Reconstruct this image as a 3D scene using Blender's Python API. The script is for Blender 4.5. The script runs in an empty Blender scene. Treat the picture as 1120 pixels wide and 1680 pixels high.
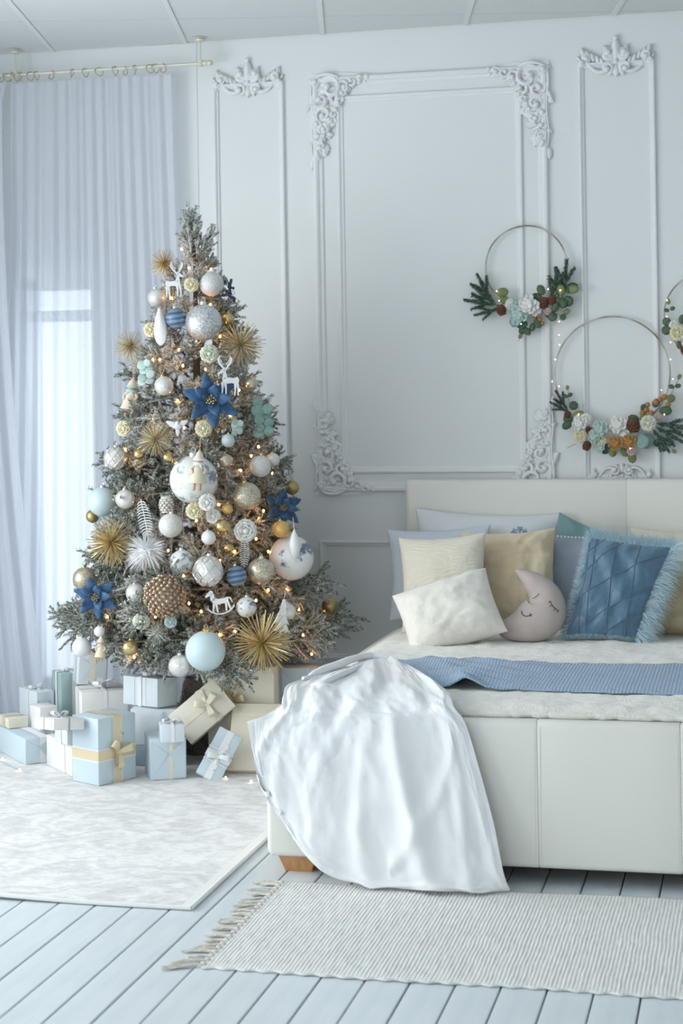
import bpy, bmesh, math, random
import numpy as np
from math import sin, cos, pi, radians, sqrt, atan2, degrees
from mathutils import Vector, Matrix, Euler, noise as mnoise

# ------------------------------------------------------------------ camera
scn = bpy.context.scene
COL = scn.collection
F_PX, PCX, PCY = 2858.0, 560.0, 653.0           # focal length and principal point, in 1120x1680 pixels
YAW, ROLL, EYE = radians(13.24), radians(0.874), 1.38
cam_d = bpy.data.cameras.new('camera')
cam = bpy.data.objects.new('camera', cam_d)
COL.objects.link(cam)
cam_d.sensor_fit = 'AUTO'
cam_d.sensor_width = 36.0
cam_d.lens = F_PX / 1680 * 36.0
cam_d.shift_y = -(840 - PCY) / 1680
cam_d.clip_end = 100
_fw = Vector((-sin(YAW), cos(YAW), 0)); _r = Vector((cos(YAW), sin(YAW), 0)); _d = Vector((0, 0, -1))
_rx = cos(ROLL) * _r + sin(ROLL) * _d
_rd = -sin(ROLL) * _r + cos(ROLL) * _d
cam.matrix_world = Matrix(((_rx.x, -_rd.x, -_fw.x, 0), (_rx.y, -_rd.y, -_fw.y, 0), (_rx.z, -_rd.z, -_fw.z, EYE), (0, 0, 0, 1)))
cam_d.dof.use_dof = True
cam_d.dof.focus_distance = 5.8
cam_d.dof.aperture_fstop = 4.5
scn.camera = cam

# ------------------------------------------------------------------ sky, daylight in the windows, exposure
scn.view_settings.view_transform = 'Standard'
scn.view_settings.look = 'None'
scn.view_settings.gamma = 1.0
scn.view_settings.use_curve_mapping = False
scn.view_settings.exposure = -0.14
world = bpy.data.worlds.new('overcast_sky')
scn.world = world
world.use_nodes = True
world.node_tree.nodes['Background'].inputs[0].default_value = (0.93, 0.97, 1.0, 1)
world.node_tree.nodes['Background'].inputs[1].default_value = 2.5
scn.cycles.use_denoising = True
scn.cycles.adaptive_threshold = 0.025
scn.cycles.max_bounces = 7
scn.cycles.diffuse_bounces = 4
scn.cycles.transparent_max_bounces = 24
scn.cycles.sample_clamp_indirect = 4.0
scn.cycles.sample_clamp_direct = 12.0

WALL_Y, CEIL_Z, LEFT_X, RIGHT_X, REAR_Y = 7.17, 2.924, -3.75, 2.6, -2.2

def window_light(name, loc, rot, sx, sy, watts, col=(0.985, 1.0, 0.985), spread=180):
    ld = bpy.data.lights.new(name, 'AREA')
    ld.shape = 'RECTANGLE'; ld.size = sx; ld.size_y = sy; ld.energy = watts; ld.color = col
    ld.spread = radians(spread)
    lo = bpy.data.objects.new(name, ld); COL.objects.link(lo)
    lo.location = loc; lo.rotation_euler = rot
    return lo
# daylight entering through the tall windows of the left wall and of the rear wall; the window in view is lit by the sky alone
LWIN = [(0.6, 2.9), (3.4, 5.7)]
for i, (a, b) in enumerate(LWIN):
    window_light('daylight_left_window_offscreen', (LEFT_X - 0.04, (a + b) / 2, 1.35), (0, radians(-90), 0), 1.9, b - a, (26, 64)[i])
window_light('daylight_rear_window_offscreen', (-1.6, REAR_Y - 0.04, 1.45), (radians(90), 0, 0), 3.2, 2.0, 23)

# ------------------------------------------------------------------ pixel -> place
CAMP = Vector((0, 0, EYE))
def ray(x, y): return _fw + (x - PCX) / F_PX * _rx + (y - PCY) / F_PX * _rd
def onY(x, y, Y):
    v = ray(x, y); return CAMP + v * (Y / v.y)
def onZ(x, y, Z=0.0):
    v = ray(x, y); return CAMP + v * ((Z - EYE) / v.z)
def metre(px, p):                                 # length in metres of px pixels at point p
    return px * (Vector(p) - CAMP).dot(_fw) / F_PX

# ------------------------------------------------------------------ mesh helpers
class MB:
    def __init__(s): s.v = []; s.f = []; s.t = []; s.m = []; s.mi = 0
    def add(s, vs, fs, t=None, M=None):
        b = len(s.v)
        if M is not None: vs = [M @ Vector(p) for p in vs]
        s.v.extend([tuple(p) for p in vs]); s.f.extend([tuple(i + b for i in f) for f in fs])
        s.m.extend([s.mi] * len(fs))
        s.t.extend(t if isinstance(t, list) else [0.0 if t is None else t] * len(vs))
        return s
    def box(s, x0, x1, y0, y1, z0, z1, M=None, t=None):
        vs = [(x, y, z) for x in (x0, x1) for y in (y0, y1) for z in (z0, z1)]
        return s.add(vs, [(0, 1, 3, 2), (4, 6, 7, 5), (0, 4, 5, 1), (2, 3, 7, 6), (0, 2, 6, 4), (1, 5, 7, 3)], t, M)
    def rbox(s, sx, sy, sz, bev, seg=2, M=None, t=None):      # rounded box centred on the origin
        bm = bmesh.new(); bmesh.ops.create_cube(bm, size=1)
        for v in bm.verts: v.co = Vector((v.co.x * sx, v.co.y * sy, v.co.z * sz))
        bmesh.ops.bevel(bm, geom=bm.edges[:], offset=bev, segments=seg, profile=0.5, affect='EDGES')
        bm.verts.index_update()
        vs = [v.co.copy() for v in bm.verts]; fs = [[v.index for v in f.verts] for f in bm.faces]
        bm.free(); return s.add(vs, fs, t, M)
    def tube(s, path, r, n=6, close=False, M=None, t=None, caps=True, flat=1.0):
        P = [Vector(p) for p in path]; k = len(P)
        rr = r if isinstance(r, (list, tuple)) else [r] * k
        vs = []; fs = []
        T = []
        for i in range(k):
            a = P[(i - 1) % k] if (close or i > 0) else P[i]; b = P[(i + 1) % k] if (close or i < k - 1) else P[i]
            d = b - a; T.append(d.normalized() if d.length > 1e-9 else Vector((0, 0, 1)))
        up = Vector((0, 0, 1)) if abs(T[0].z) < 0.9 else Vector((1, 0, 0))
        N = (up - T[0] * up.dot(T[0])).normalized()
        for i in range(k):
            N = (N - T[i] * N.dot(T[i]))
            N = N.normalized() if N.length > 1e-6 else T[i].orthogonal().normalized()
            B = T[i].cross(N)
            for j in range(n):
                a = 2 * pi * j / n
                vs.append(P[i] + (N * cos(a) * flat + B * sin(a)) * rr[i])
        for i in range(k if close else k - 1):
            i2 = (i + 1) % k
            for j in range(n):
                j2 = (j + 1) % n
                fs.append((i * n + j, i * n + j2, i2 * n + j2, i2 * n + j))
        if caps and not close:
            fs.append(tuple(range(n - 1, -1, -1))); fs.append(tuple((k - 1) * n + j for j in range(n)))
        return s.add(vs, fs, t, M)
    def lathe(s, prof, n=16, M=None, t=None):
        vs = []; fs = []; k = len(prof)
        for (r, z) in prof:
            for j in range(n):
                a = 2 * pi * j / n; vs.append((r * cos(a), r * sin(a), z))
        for i in range(k - 1):
            for j in range(n):
                j2 = (j + 1) % n; fs.append((i * n + j, i * n + j2, (i + 1) * n + j2, (i + 1) * n + j))
        return s.add(vs, fs, t, M)
    def ball(s, c=(0, 0, 0), r=1.0, nu=16, nv=10, sc=(1, 1, 1), M=None, t=None):
        vs = [(c[0], c[1], c[2] - r * sc[2])]; fs = []
        for i in range(1, nv):
            th = pi * i / nv
            for j in range(nu):
                a = 2 * pi * j / nu
                vs.append((c[0] + r * sc[0] * sin(th) * cos(a), c[1] + r * sc[1] * sin(th) * sin(a), c[2] - r * sc[2] * cos(th)))
        vs.append((c[0], c[1], c[2] + r * sc[2])); e = len(vs) - 1
        for j in range(nu):
            j2 = (j + 1) % nu
            fs.append((0, 1 + j2, 1 + j)); fs.append((e, e - nu + j, e - nu + j2))
            for i in range(nv - 2):
                fs.append((1 + i * nu + j, 1 + i * nu + j2, 1 + (i + 1) * nu + j2, 1 + (i + 1) * nu + j))
        return s.add(vs, fs, t, M)
    def grid(s, fn, nu, nv, closeu=False, M=None, t=None):
        vs = [fn(i / (nu if closeu else nu - 1), j / (nv - 1)) for i in range(nu) for j in range(nv)]
        fs = []
        for i in range(nu if closeu else nu - 1):
            i2 = (i + 1) % nu
            for j in range(nv - 1): fs.append((i * nv + j, i2 * nv + j, i2 * nv + j + 1, i * nv + j + 1))
        return s.add(vs, fs, t, M)
    def sheet(s, fn, nu, nv, th, M=None, t=None):             # a cloth or petal: grid with real thickness th
        top = [Vector(fn(i / (nu - 1), j / (nv - 1))) for i in range(nu) for j in range(nv)]
        A = np.array([tuple(p) for p in top]).reshape(nu, nv, 3)
        du = np.gradient(A, axis=0); dv = np.gradient(A, axis=1)
        Nn = np.cross(du, dv); L = np.linalg.norm(Nn, axis=2, keepdims=True); Nn = Nn / np.maximum(L, 1e-9)
        Bm = A - Nn * th
        k = nu * nv
        vs = [tuple(p) for p in A.reshape(-1, 3)] + [tuple(p) for p in Bm.reshape(-1, 3)]
        fs = []
        for i in range(nu - 1):
            for j in range(nv - 1):
                a, b, c, d = i * nv + j, (i + 1) * nv + j, (i + 1) * nv + j + 1, i * nv + j + 1
                fs.append((a, b, c, d)); fs.append((k + d, k + c, k + b, k + a))
        for i in range(nu - 1):
            fs.append((i * nv, k + i * nv, k + (i + 1) * nv, (i + 1) * nv))
            e = nv - 1; fs.append((i * nv + e, (i + 1) * nv + e, k + (i + 1) * nv + e, k + i * nv + e))
        for j in range(nv - 1):
            fs.append((j, j + 1, k + j + 1, k + j))
            o = (nu - 1) * nv; fs.append((o + j, k + o + j, k + o + j + 1, o + j + 1))
        return s.add(vs, fs, t, M)
    def prism(s, pts, y0, y1, M=None, t=None):                # outline in (x, z), extruded in y
        n = len(pts); vs = [(p[0], y0, p[1]) for p in pts] + [(p[0], y1, p[1]) for p in pts]
        fs = [tuple(range(n)), tuple(range(2 * n - 1, n - 1, -1))] + [(i, n + i, n + (i + 1) % n, (i + 1) % n) for i in range(n)]
        return s.add(vs, fs, t, M)
    def mesh(s, name, mat, smooth=True, attr=False):
        me = bpy.data.meshes.new(name)
        me.from_pydata(s.v, [], s.f); me.update()
        for m in (mat if isinstance(mat, (list, tuple)) else [mat]): me.materials.append(m)
        if any(s.m): me.polygons.foreach_set('material_index', s.m)
        if smooth:
            me.polygons.foreach_set('use_smooth', [True] * len(me.polygons))
            if smooth != 'all':
                try: me.set_sharp_from_angle(angle=radians(smooth if isinstance(smooth, (int, float)) and smooth is not True else 42))
                except Exception: pass
        if attr:
            at = me.attributes.new('tint', 'FLOAT', 'POINT'); at.data.foreach_set('value', s.t)
        return me
    def build(s, name, mat, parent=None, loc=None, rot=None, smooth=True, attr=False, kind=None):
        o = bpy.data.objects.new(name, s.mesh(name, mat, smooth, attr)); COL.objects.link(o)
        if parent is not None: o.parent = parent
        if loc is not None: o.location = loc
        if rot is not None: o.rotation_euler = rot
        if kind: o['kind'] = kind
        return o

def empty(name, loc=(0, 0, 0), rot=(0, 0, 0), sc=1.0):
    o = bpy.data.objects.new(name, None); COL.objects.link(o)
    o.empty_display_size = 0.05
    o.location = loc; o.rotation_euler = rot
    o.scale = (sc, sc, sc) if isinstance(sc, (int, float)) else sc
    return o
def tag(o, label, cat, group=None, kind=None):
    o['label'] = label; o['category'] = cat
    if group: o['group'] = group
    if kind: o['kind'] = kind
    return o
def thing(name, label, cat, loc=(0, 0, 0), rot=(0, 0, 0), sc=1.0, group=None):
    return tag(empty(name, loc, rot, sc), label, cat, group)
def inst(name, mesh, parent, M=None):
    o = bpy.data.objects.new(name, mesh); COL.objects.link(o)
    if parent is not None: o.parent = parent
    if M is not None: o.matrix_local = M
    return o
KIDS = {}
def copy_tree(src, parent=None):
    c = src.copy(); COL.objects.link(c)
    if parent is not None: c.parent = parent
    for ch in list(src.children): copy_tree(ch, c)
    return c
def TR(loc, rot=(0, 0, 0), sc=1.0):
    S = Matrix.Diagonal((sc, sc, sc, 1)) if isinstance(sc, (int, float)) else Matrix.Diagonal((sc[0], sc[1], sc[2], 1))
    return Matrix.Translation(loc) @ Euler(rot).to_matrix().to_4x4() @ S
def fbm(x, y, z=0.0, o=3):
    return mnoise.fractal(Vector((x, y, z)), 1.0, 2.0, o)
def aim(d):                                               # matrix turning +Z to direction d
    return Vector(d).to_track_quat('Z', 'Y').to_matrix().to_4x4()

# ------------------------------------------------------------------ materials
def nn(nt, kind, **kw):
    n = nt.nodes.new(kind)
    for k, v in kw.items(): setattr(n, k, v)
    return n
def mat(name, col, rough=0.5, metal=0.0, col2=None, nscale=8.0, ncontrast=(0.35, 0.65), bump=0.0, bscale=60.0, bdist=0.002,
        sheen=0.0, coat=0.0, emit=None, estr=0.0, spec=0.5, sss=0.0, bdetail=3.0, stretch=(1, 1, 1), aniso=None, trans=0.0, attr=None):
    m = bpy.data.materials.new(name); m.use_nodes = True
    nt = m.node_tree; b = nt.nodes['Principled BSDF']
    b.inputs['Base Color'].default_value = (*col, 1)
    b.inputs['Roughness'].default_value = rough; b.inputs['Metallic'].default_value = metal
    b.inputs['Specular IOR Level'].default_value = spec
    if sheen: b.inputs['Sheen Weight'].default_value = sheen; b.inputs['Sheen Roughness'].default_value = 0.5
    if coat: b.inputs['Coat Weight'].default_value = coat; b.inputs['Coat Roughness'].default_value = 0.08
    if sss: b.inputs['Subsurface Weight'].default_value = sss; b.inputs['Subsurface Radius'].default_value = (0.02, 0.02, 0.02)
    if trans: b.inputs['Transmission Weight'].default_value = trans
    if emit: b.inputs['Emission Color'].default_value = (*emit, 1); b.inputs['Emission Strength'].default_value = estr
    tc = nn(nt, 'ShaderNodeTexCoord'); mp = nn(nt, 'ShaderNodeMapping'); mp.inputs['Scale'].default_value = stretch
    nt.links.new(tc.outputs['Object'], mp.inputs['Vector'])
    if col2 is not None:
        rp = nn(nt, 'ShaderNodeValToRGB')
        rp.color_ramp.elements[0].position, rp.color_ramp.elements[1].position = ncontrast
        rp.color_ramp.elements[0].color = (*col, 1); rp.color_ramp.elements[1].color = (*col2, 1)
        if attr:
            at = nn(nt, 'ShaderNodeAttribute'); at.attribute_name = attr
            nt.links.new(at.outputs['Fac'], rp.inputs['Fac'])
        else:
            nz = nn(nt, 'ShaderNodeTexNoise'); nz.inputs['Scale'].default_value = nscale; nz.inputs['Detail'].default_value = 4
            nt.links.new(mp.outputs['Vector'], nz.inputs['Vector']); nt.links.new(nz.outputs['Fac'], rp.inputs['Fac'])
        nt.links.new(rp.outputs['Color'], b.inputs['Base Color'])
    if bump:
        n2 = nn(nt, 'ShaderNodeTexNoise'); n2.inputs['Scale'].default_value = bscale; n2.inputs['Detail'].default_value = bdetail
        bp = nn(nt, 'ShaderNodeBump'); bp.inputs['Strength'].default_value = bump; bp.inputs['Distance'].default_value = bdist
        nt.links.new(mp.outputs['Vector'], n2.inputs['Vector']); nt.links.new(n2.outputs['Fac'], bp.inputs['Height'])
        nt.links.new(bp.outputs['Normal'], b.inputs['Normal'])
    return m
def sheer(name, col, transp, transl=0.5):
    m = bpy.data.materials.new(name); m.use_nodes = True; nt = m.node_tree; nt.nodes.clear()
    out = nn(nt, 'ShaderNodeOutputMaterial'); d = nn(nt, 'ShaderNodeBsdfDiffuse'); t = nn(nt, 'ShaderNodeBsdfTranslucent'); tr = nn(nt, 'ShaderNodeBsdfTransparent')
    d.inputs[0].default_value = (*col, 1); t.inputs[0].default_value = (*col, 1)
    m1 = nn(nt, 'ShaderNodeMixShader'); m1.inputs[0].default_value = transl
    m2 = nn(nt, 'ShaderNodeMixShader'); m2.inputs[0].default_value = transp
    nt.links.new(d.outputs[0], m1.inputs[1]); nt.links.new(t.outputs[0], m1.inputs[2])
    nt.links.new(m1.outputs[0], m2.inputs[1]); nt.links.new(tr.outputs[0], m2.inputs[2]); nt.links.new(m2.outputs[0], out.inputs[0])
    return m
M = {}
M['wall'] = mat('wall_paint', (0.79, 0.815, 0.82), 0.55, bump=0.08, bscale=35, bdist=0.002)
M['plaster'] = mat('plaster_white', (0.82, 0.835, 0.845), 0.5, bump=0.1, bscale=120, bdist=0.001)
M['ceil'] = mat('ceiling_tile', (0.72, 0.75, 0.76), 0.8, bump=0.15, bscale=200, bdist=0.001)
M['tbar'] = mat('ceiling_grid', (0.78, 0.80, 0.81), 0.5)
M['gap'] = mat('raw_board', (0.46, 0.44, 0.40), 0.9)
M['plank'] = mat('floor_plank_paint', (0.66, 0.725, 0.765), 0.38, col2=(0.75, 0.80, 0.835), nscale=3.0, stretch=(6, 0.8, 1), bump=0.15, bscale=40, bdist=0.001)
M['leather'] = mat('cream_leather', (0.83, 0.82, 0.755), 0.42, bump=0.12, bscale=300, bdist=0.0008, coat=0.05)
M['stitch'] = mat('cream_thread', (0.78, 0.77, 0.71), 0.7)
M['oak'] = mat('warm_wood', (0.62, 0.33, 0.14), 0.4, col2=(0.50, 0.25, 0.10), nscale=6, stretch=(8, 8, 1))
M['gold'] = mat('brushed_gold', (0.80, 0.58, 0.26), 0.28, 1.0)
M['white_metal'] = mat('ivory_metal', (0.74, 0.72, 0.62), 0.4, 0.2)
# ================================================================== the room
def struct(o, label=None):
    o['kind'] = 'structure'
    if label: o['label'] = label
    return o
# ---- floor: painted boards running towards the back wall
floor = struct(MB().box(LEFT_X, RIGHT_X, REAR_Y, WALL_Y + 0.02, -0.06, -0.016).build('floor', M['gap'], smooth=False), 'white painted plank floor with a cool blue-grey tone')
PW = 0.1075
x_ref = onZ(715, 1679).x
g = 0.0022
pts = [(g, -0.02), (PW - g, -0.02), (PW - g, -0.002), (PW - g - 0.002, 0), (g + 0.002, 0), (g, -0.002)]
mb = MB()
n = len(pts); y0, y1 = REAR_Y, WALL_Y
pm = MB().prism(pts, y0, y1).mesh('floor_plank', M['plank'], smooth=False)
k0 = int(math.floor((LEFT_X - x_ref) / PW)); k1 = int(math.ceil((RIGHT_X - x_ref) / PW))
random.seed(3)
for k in range(k0 + 1, k1):
    inst('plank', pm, floor, Matrix.Translation((x_ref + k * PW, 0, random.uniform(-0.0012, 0))))

# ---- walls
def wall_with_holes(name, axis, pos, th, a0, a1, z0, z1, holes, label):
    mb = MB(); cuts = sorted(holes)
    def seg(p, q, u, v):
        if q - p < 1e-4 or v - u < 1e-4: return
        if axis == 'y': mb.box(p, q, min(pos, pos + th), max(pos, pos + th), u, v)
        else: mb.box(min(pos, pos + th), max(pos, pos + th), p, q, u, v)
    c = a0
    for (h0, h1, b0, b1) in cuts:
        seg(c, h0, z0, z1); seg(h0, h1, z0, b0); seg(h0, h1, b1, z1); c = h1
    seg(c, a1, z0, z1)
    return struct(mb.build(name, M['wall'], smooth=False), label)
WX0, WX1, WZ0, WZ1 = -3.16, -2.80, 0.10, 1.93
wall_back = wall_with_holes('wall_back', 'y', WALL_Y, 0.25, LEFT_X - 0.25, RIGHT_X + 0.25, 0, CEIL_Z + 0.1, [(WX0, WX1, WZ0, WZ1)], 'white painted back wall with plaster mouldings')
wall_with_holes('wall_left', 'x', LEFT_X, -0.25, REAR_Y, WALL_Y, 0, CEIL_Z + 0.1, [(a, b, 0.4, 2.3) for a, b in LWIN], 'white painted left wall with tall windows')
wall_with_holes('wall_right', 'x', RIGHT_X, 0.25, REAR_Y, WALL_Y, 0, CEIL_Z + 0.1, [], 'white painted right wall')
wall_with_holes('wall_rear', 'y', REAR_Y, -0.25, LEFT_X - 0.25, RIGHT_X + 0.25, 0, CEIL_Z + 0.1, [(-3.2, 0.0, 0.45, 2.45)], 'white painted rear wall with a wide window')

# ---- window behind the sheer curtain
M['pane'] = bpy.data.materials.new('window_glass'); M['pane'].use_nodes = True
_nt = M['pane'].node_tree; _nt.nodes.clear()
_o = nn(_nt, 'ShaderNodeOutputMaterial'); _t = nn(_nt, 'ShaderNodeBsdfTransparent'); _g = nn(_nt, 'ShaderNodeBsdfGlossy'); _x = nn(_nt, 'ShaderNodeMixShader')
_t.inputs[0].default_value = (0.93, 0.97, 1, 1); _g.inputs['Roughness'].default_value = 0.02; _x.inputs[0].default_value = 0.06
_nt.links.new(_t.outputs[0], _x.inputs[1]); _nt.links.new(_g.outputs[0], _x.inputs[2]); _nt.links.new(_x.outputs[0], _o.inputs[0])
M['pvc'] = mat('white_window_frame', (0.80, 0.82, 0.84), 0.35)
def window(name, axis, pos, a0, a1, z0, z1, mull, label, sash=0.05):
    def bx(mb, p, q, u, v, t=0.06):
        if axis == 'y': mb.box(p, q, pos - t / 2, pos + t / 2, u, v)
        else: mb.box(pos - t / 2, pos + t / 2, p, q, u, v)
    m = MB(); bx(m, a0, a1, z0, z0 + sash); bx(m, a0, a1, z1 - sash, z1); bx(m, a0, a0 + sash, z0, z1); bx(m, a1 - sash, a1, z0, z1)
    w = struct(m.build(name, M['pvc'], smooth=False), label)
    cs = [a0 + sash / 2] + [a0 + (a1 - a0) * t for t in mull] + [a1 - sash / 2]
    for c in cs[1:-1]:
        m = MB(); bx(m, c - sash / 2, c + sash / 2, z0 + sash, z1 - sash); m.build('mullion', M['pvc'], w, smooth=False)
    for p, q in zip(cs[:-1], cs[1:]):
        m = MB(); bx(m, p + sash / 2, q - sash / 2, z0 + sash, z1 - sash, 0.012); m.build('pane', M['pane'], w, smooth=False)
    return w
w1 = window('window_1', 'y', WALL_Y + 0.14, WX0, WX1, WZ0, WZ1, (), 'white framed window glowing behind the sheer curtain')
MB().box(WX0, WX1, WALL_Y + 0.11, WALL_Y + 0.17, 1.74, 1.79).build('transom', M['pvc'], w1, smooth=False)
MB().box(WX0 - 0.03, WX1 + 0.03, WALL_Y - 0.02, WALL_Y + 0.10, WZ0 - 0.03, WZ0).build('window_sill', M['pvc'], w1, smooth=False)
for i, (a, b) in enumerate(LWIN):
    window('window_%d' % (i + 2), 'x', LEFT_X - 0.14, a, b, 0.4, 2.3, (0.333, 0.667), 'white framed tall window in the left wall')
window('window_4', 'y', REAR_Y - 0.14, -3.2, 0.0, 0.45, 2.45, (0.25, 0.5, 0.75), 'wide white framed window in the rear wall')

# ---- suspended ceiling
GA = radians(12.786); GU = Vector((cos(GA), sin(GA))); GV = Vector((-sin(GA), cos(GA)))
ceiling = struct(MB().box(LEFT_X - 0.25, RIGHT_X + 0.25, REAR_Y - 0.25, WALL_Y + 0.25, CEIL_Z + 0.07, CEIL_Z + 0.12).build('ceiling', M['gap'], smooth=False), 'suspended ceiling of large pale panels')
pu = onZ(270, 0, CEIL_Z); u0 = Vector(pu[:2]).dot(GU)
pv = onZ(300, 31, CEIL_Z); v0 = Vector(pv[:2]).dot(GV)
def clip(poly, x0, x1, y0, y1):
    for ax, s, lim in ((0, 1, x0), (0, -1, x1), (1, 1, y0), (1, -1, y1)):
        out = []
        for i in range(len(poly)):
            a, b = poly[i - 1], poly[i]
            da, db = s * (a[ax] - lim), s * (b[ax] - lim)
            if (da >= 0) != (db >= 0):
                t = da / (da - db); out.append((a[0] + t * (b[0] - a[0]), a[1] + t * (b[1] - a[1])))
            if db >= 0: out.append(b)
        poly = out
        if not poly: break
    return poly
def slab(mb, poly, z0, z1):
    n = len(poly); vs = [(p[0], p[1], z0) for p in poly] + [(p[0], p[1], z1) for p in poly]
    mb.add(vs, [tuple(range(n - 1, -1, -1)), tuple(range(n, 2 * n))] + [(i, (i + 1) % n, n + (i + 1) % n, n + i) for i in range(n)])
CY0 = 4.6
def uvrect(ua, ub, va, vb): return [tuple(GU * a + GV * b) for a, b in ((ua, va), (ub, va), (ub, vb), (ua, vb))]
TS = 0.595
for i in range(-16, 18):
    for j in range(-8, 6):
        ua, va = u0 + i * TS, v0 + j * TS
        poly = clip(uvrect(ua + 0.011, ua + TS - 0.011, va + 0.0035, va + TS - 0.0035), LEFT_X, RIGHT_X, CY0, WALL_Y - 0.005)
        if len(poly) >= 3:
            m = MB(); slab(m, poly, CEIL_Z, CEIL_Z + 0.018); m.build('ceiling_panel', M['ceil'], ceiling, smooth=False)
for i in range(-16, 18):
    ua = u0 + i * TS
    poly = clip(uvrect(ua - 0.0105, ua + 0.0105, v0 - 8 * TS, v0 + 6 * TS), LEFT_X, RIGHT_X, CY0, WALL_Y - 0.004)
    if len(poly) >= 3:
        m = MB(); slab(m, poly, CEIL_Z - 0.004, CEIL_Z + 0.02); m.build('grid_bar', M['tbar'], ceiling, smooth=False)
MB().box(LEFT_X, RIGHT_X, REAR_Y, CY0, CEIL_Z, CEIL_Z + 0.02).build('plain_ceiling_field', M['ceil'], ceiling, smooth=False)

# ---- baseboard and the boxed strip beside the curtain
m = MB(); pr = [(0, 0), (0.018, 0), (0.018, 0.07), (0.012, 0.082), (0.006, 0.09), (0, 0.09)]
m.add([(x, WALL_Y - p[0], p[1]) for x in (LEFT_X, RIGHT_X) for p in pr], [tuple(range(5, -1, -1)), tuple(range(6, 12))] + [(i, (i + 1) % 6, 6 + (i + 1) % 6, 6 + i) for i in range(6)])
struct(m.build('baseboard_back', M['plaster'], smooth=False), 'white baseboard along the back wall')
struct(MB().box(-2.53, -2.305, WALL_Y - 0.003, WALL_Y, 0.09, CEIL_Z - 0.004).build('trim_1', M['wall'], smooth=False), 'shallow flat wall strip beside the curtain')

# ---- plaster mouldings
def moulding(x0, x1, z0, z1, w, d):
    """rectangular picture-frame moulding with mitred corners; outer edge on the rectangle"""
    prof = [(0, 0), (0, d * 0.55), (w * 0.12, d * 0.9), (w * 0.35, d), (w * 0.55, d * 0.78), (w * 0.62, d * 0.5), (w * 0.85, d * 0.45), (w, d * 0.25), (w, 0)]
    vs = []; k = len(prof)
    for (sx, sz, cx, cz) in ((1, 1, x0, z0), (-1, 1, x1, z0), (-1, -1, x1, z1), (1, -1, x0, z1)):
        for (a, h) in prof: vs.append((cx + sx * a, WALL_Y - h, cz + sz * a))
    fs = []
    for c in range(4):
        c2 = (c + 1) % 4
        for i in range(k - 1): fs.append((c * k + i, c * k + i + 1, c2 * k + i + 1, c2 * k + i))
    return MB().add(vs, fs)
def spiral(mb, cx, cz, r, a0, turns, tr, grow=0.25, dirn=1, y=0.010, sx=1.0, sz=1.0, bulge=0.008):
    k = max(10, int(14 * abs(turns))); path = []; rr = []
    for i in range(k + 1):
        t = i / k; rad = r * (grow + (1 - grow) * t); a = a0 + dirn * 2 * pi * turns * (t - 1)
        path.append((cx + sx * rad * cos(a), -(y + bulge * (1 - t)), cz + sz * rad * sin(a)))
        rr.append(tr * (0.75 + 0.5 * sin(pi * min(1, t * 1.1))) * (1 if t < 0.85 else (1 - t) / 0.15 * 0.8 + 0.2))
    mb.tube(path, rr, 6)
    p = path[0]; mb.ball((p[0], p[1] - 0.002, p[2]), tr * 1.5, 8, 6)
def leaf3(mb, x, z, ang, L, W, y=0.008, h=0.010):
    """carved acanthus lobe lying on the wall"""
    c, s = cos(ang), sin(ang)
    def fn(u, v):
        t = u; ww = W * sin(pi * min(1, t * 0.92 + 0.08)) ** 0.7 * (v * 2 - 1)
        yy = y + h * (1 - (v * 2 - 1) ** 2) * (0.5 + 0.5 * sin(pi * t)) - 0.004
        a = t * L
        return (x + c * a - s * ww, -yy, z + s * a + c * ww)
    mb.grid(fn, 7, 5)
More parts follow.
